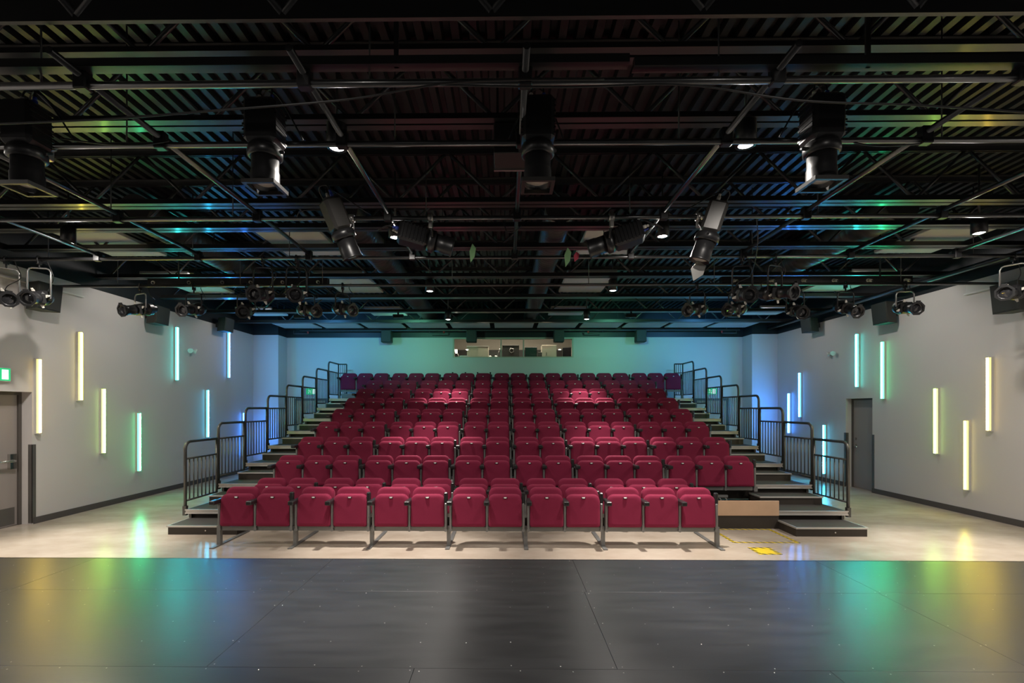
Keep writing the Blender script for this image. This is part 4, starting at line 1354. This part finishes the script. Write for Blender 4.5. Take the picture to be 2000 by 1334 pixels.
t, hw, hh = booth_box('desk_printer', 'small dark box on the booth desk beside the greenish monitor', 'equipment', 1050, 1061, 688, 0.2, 'booth_dark')
obj('button', MB().bx(-0.02, 0.02, -0.006, 0, 0.03, 0.05), t, 'plate_white')
p = at(1108, 690, YD)
t = thing('computer_monitor', 'tilted black monitor on a stand at the right end of the booth', 'monitor', (p.x, YD, ZT), -0.5)
obj('screen_case', MB().cb(-0.16, 0.16, -0.02, 0.02, 0.06, 0.36, 0.008), t, 'plastic_black')
obj('screen', MB().bx(-0.145, 0.145, -0.024, -0.02, 0.075, 0.345), t, 'lens_dark')
obj('bezel', MB().bx(-0.17, -0.16, -0.02, 0.02, 0.06, 0.37).bx(0.16, 0.17, -0.02, 0.02, 0.06, 0.37).bx(-0.17, 0.17, -0.02, 0.02, 0.36, 0.37), t, 'fixture_silver')
obj('stand', MB().bx(-0.02, 0.02, 0.0, 0.03, 0.01, 0.08).bx(-0.09, 0.09, -0.06, 0.08, 0, 0.01), t, 'plastic_black')
for px, lab in ((957, 'left one of two white mugs in the booth'), (968.5, 'right one of two white mugs in the booth')):
    p = at(px, 697, YD)
    t = thing('mug', lab, 'mug', (p.x, YD, ZT), 0, 'white mugs in the booth')
    obj('cup', MB().lathe([(0, 0), (0, 0.032), (0.10, 0.036), (0.10, 0.030), (0.01, 0.028), (0.01, 0)], 14, (0, 0, 0), (0, 0, 1)), t, 'plate_white')
    obj('handle', MB().tube([(0.034, 0, 0.08), (0.06, 0, 0.07), (0.06, 0, 0.035), (0.034, 0, 0.025)], 0.006, 6), t, 'plate_white')
p = at(889, 690, YD)
t = thing('desk_lamp', 'white lit desk lamp at the left end of the booth window', 'lamp', (p.x + 0.06, YD, ZT))
obj('base', MB().lathe([(0, 0), (0, 0.07), (0.02, 0.06), (0.02, 0)], 14, (0, 0, 0), (0, 0, 1)), t, 'white_box')
obj('arm', MB().tube([(0, 0, 0.02), (0.05, 0, 0.10), (-0.02, 0, 0.24)], 0.010, 8), t, 'white_box')
obj('lamp_shade', MB().lathe([(0, 0.0), (0, 0.03), (0.12, 0.045), (0.12, 0.0)], 14, (-0.02, 0, 0.18), (-0.15, 0, 1)), t, 'booth_lamp')
p = at(905, 692, YD)
m = MB()
for i in range(3):
    m.bx(-0.14 + 0.01 * i, 0.20 - 0.02 * i, -0.1, 0.1, 0.02 * i, 0.02 * i + 0.018)
tag(obj('mixing_console', m.bx(-0.12, 0.16, -0.08, 0.06, 0.06, 0.10), None, 'fixture_silver', (p.x, YD, ZT)), 'silver control console on the booth desk before the lamp', 'equipment')
p = at(972, 680, YD)
tag(obj('microphone', MB().tube([(0, 0, 0.012), (0.0, 0, 0.12), (0.05, -0.02, 0.26)], 0.007, 6).cyl((0.05, -0.02, 0.25), (0.075, -0.03, 0.33), 0.018, n=10).lathe([(0, 0), (0, 0.05), (0.014, 0.045), (0.014, 0)], 12, (0, 0, 0), (0, 0, 1)), None, 'fixture_silver', (p.x, YD + 0.05, ZT)), 'silver microphone on a thin stand inside the booth', 'microphone')
bl = bpy.data.lights.new('booth_light', 'AREA'); bl.shape = 'RECTANGLE'; bl.size = 3.0; bl.size_y = 0.3; bl.energy = 90; bl.color = (1.0, 0.88, 0.70)
tb = thing('booth_ceiling_light', 'long ceiling light of the control booth', 'ceiling light', (0.24, YB + 0.34, 4.90))
obj('housing', MB().bx(-1.5, 1.5, -0.12, 0.12, 0.0, ZD - 4.9 + 0.05), tb, 'white_box')
o = bpy.data.objects.new('booth_light', bl); COL.objects.link(o); o.parent = tb; o.location = (0, 0, -0.01)
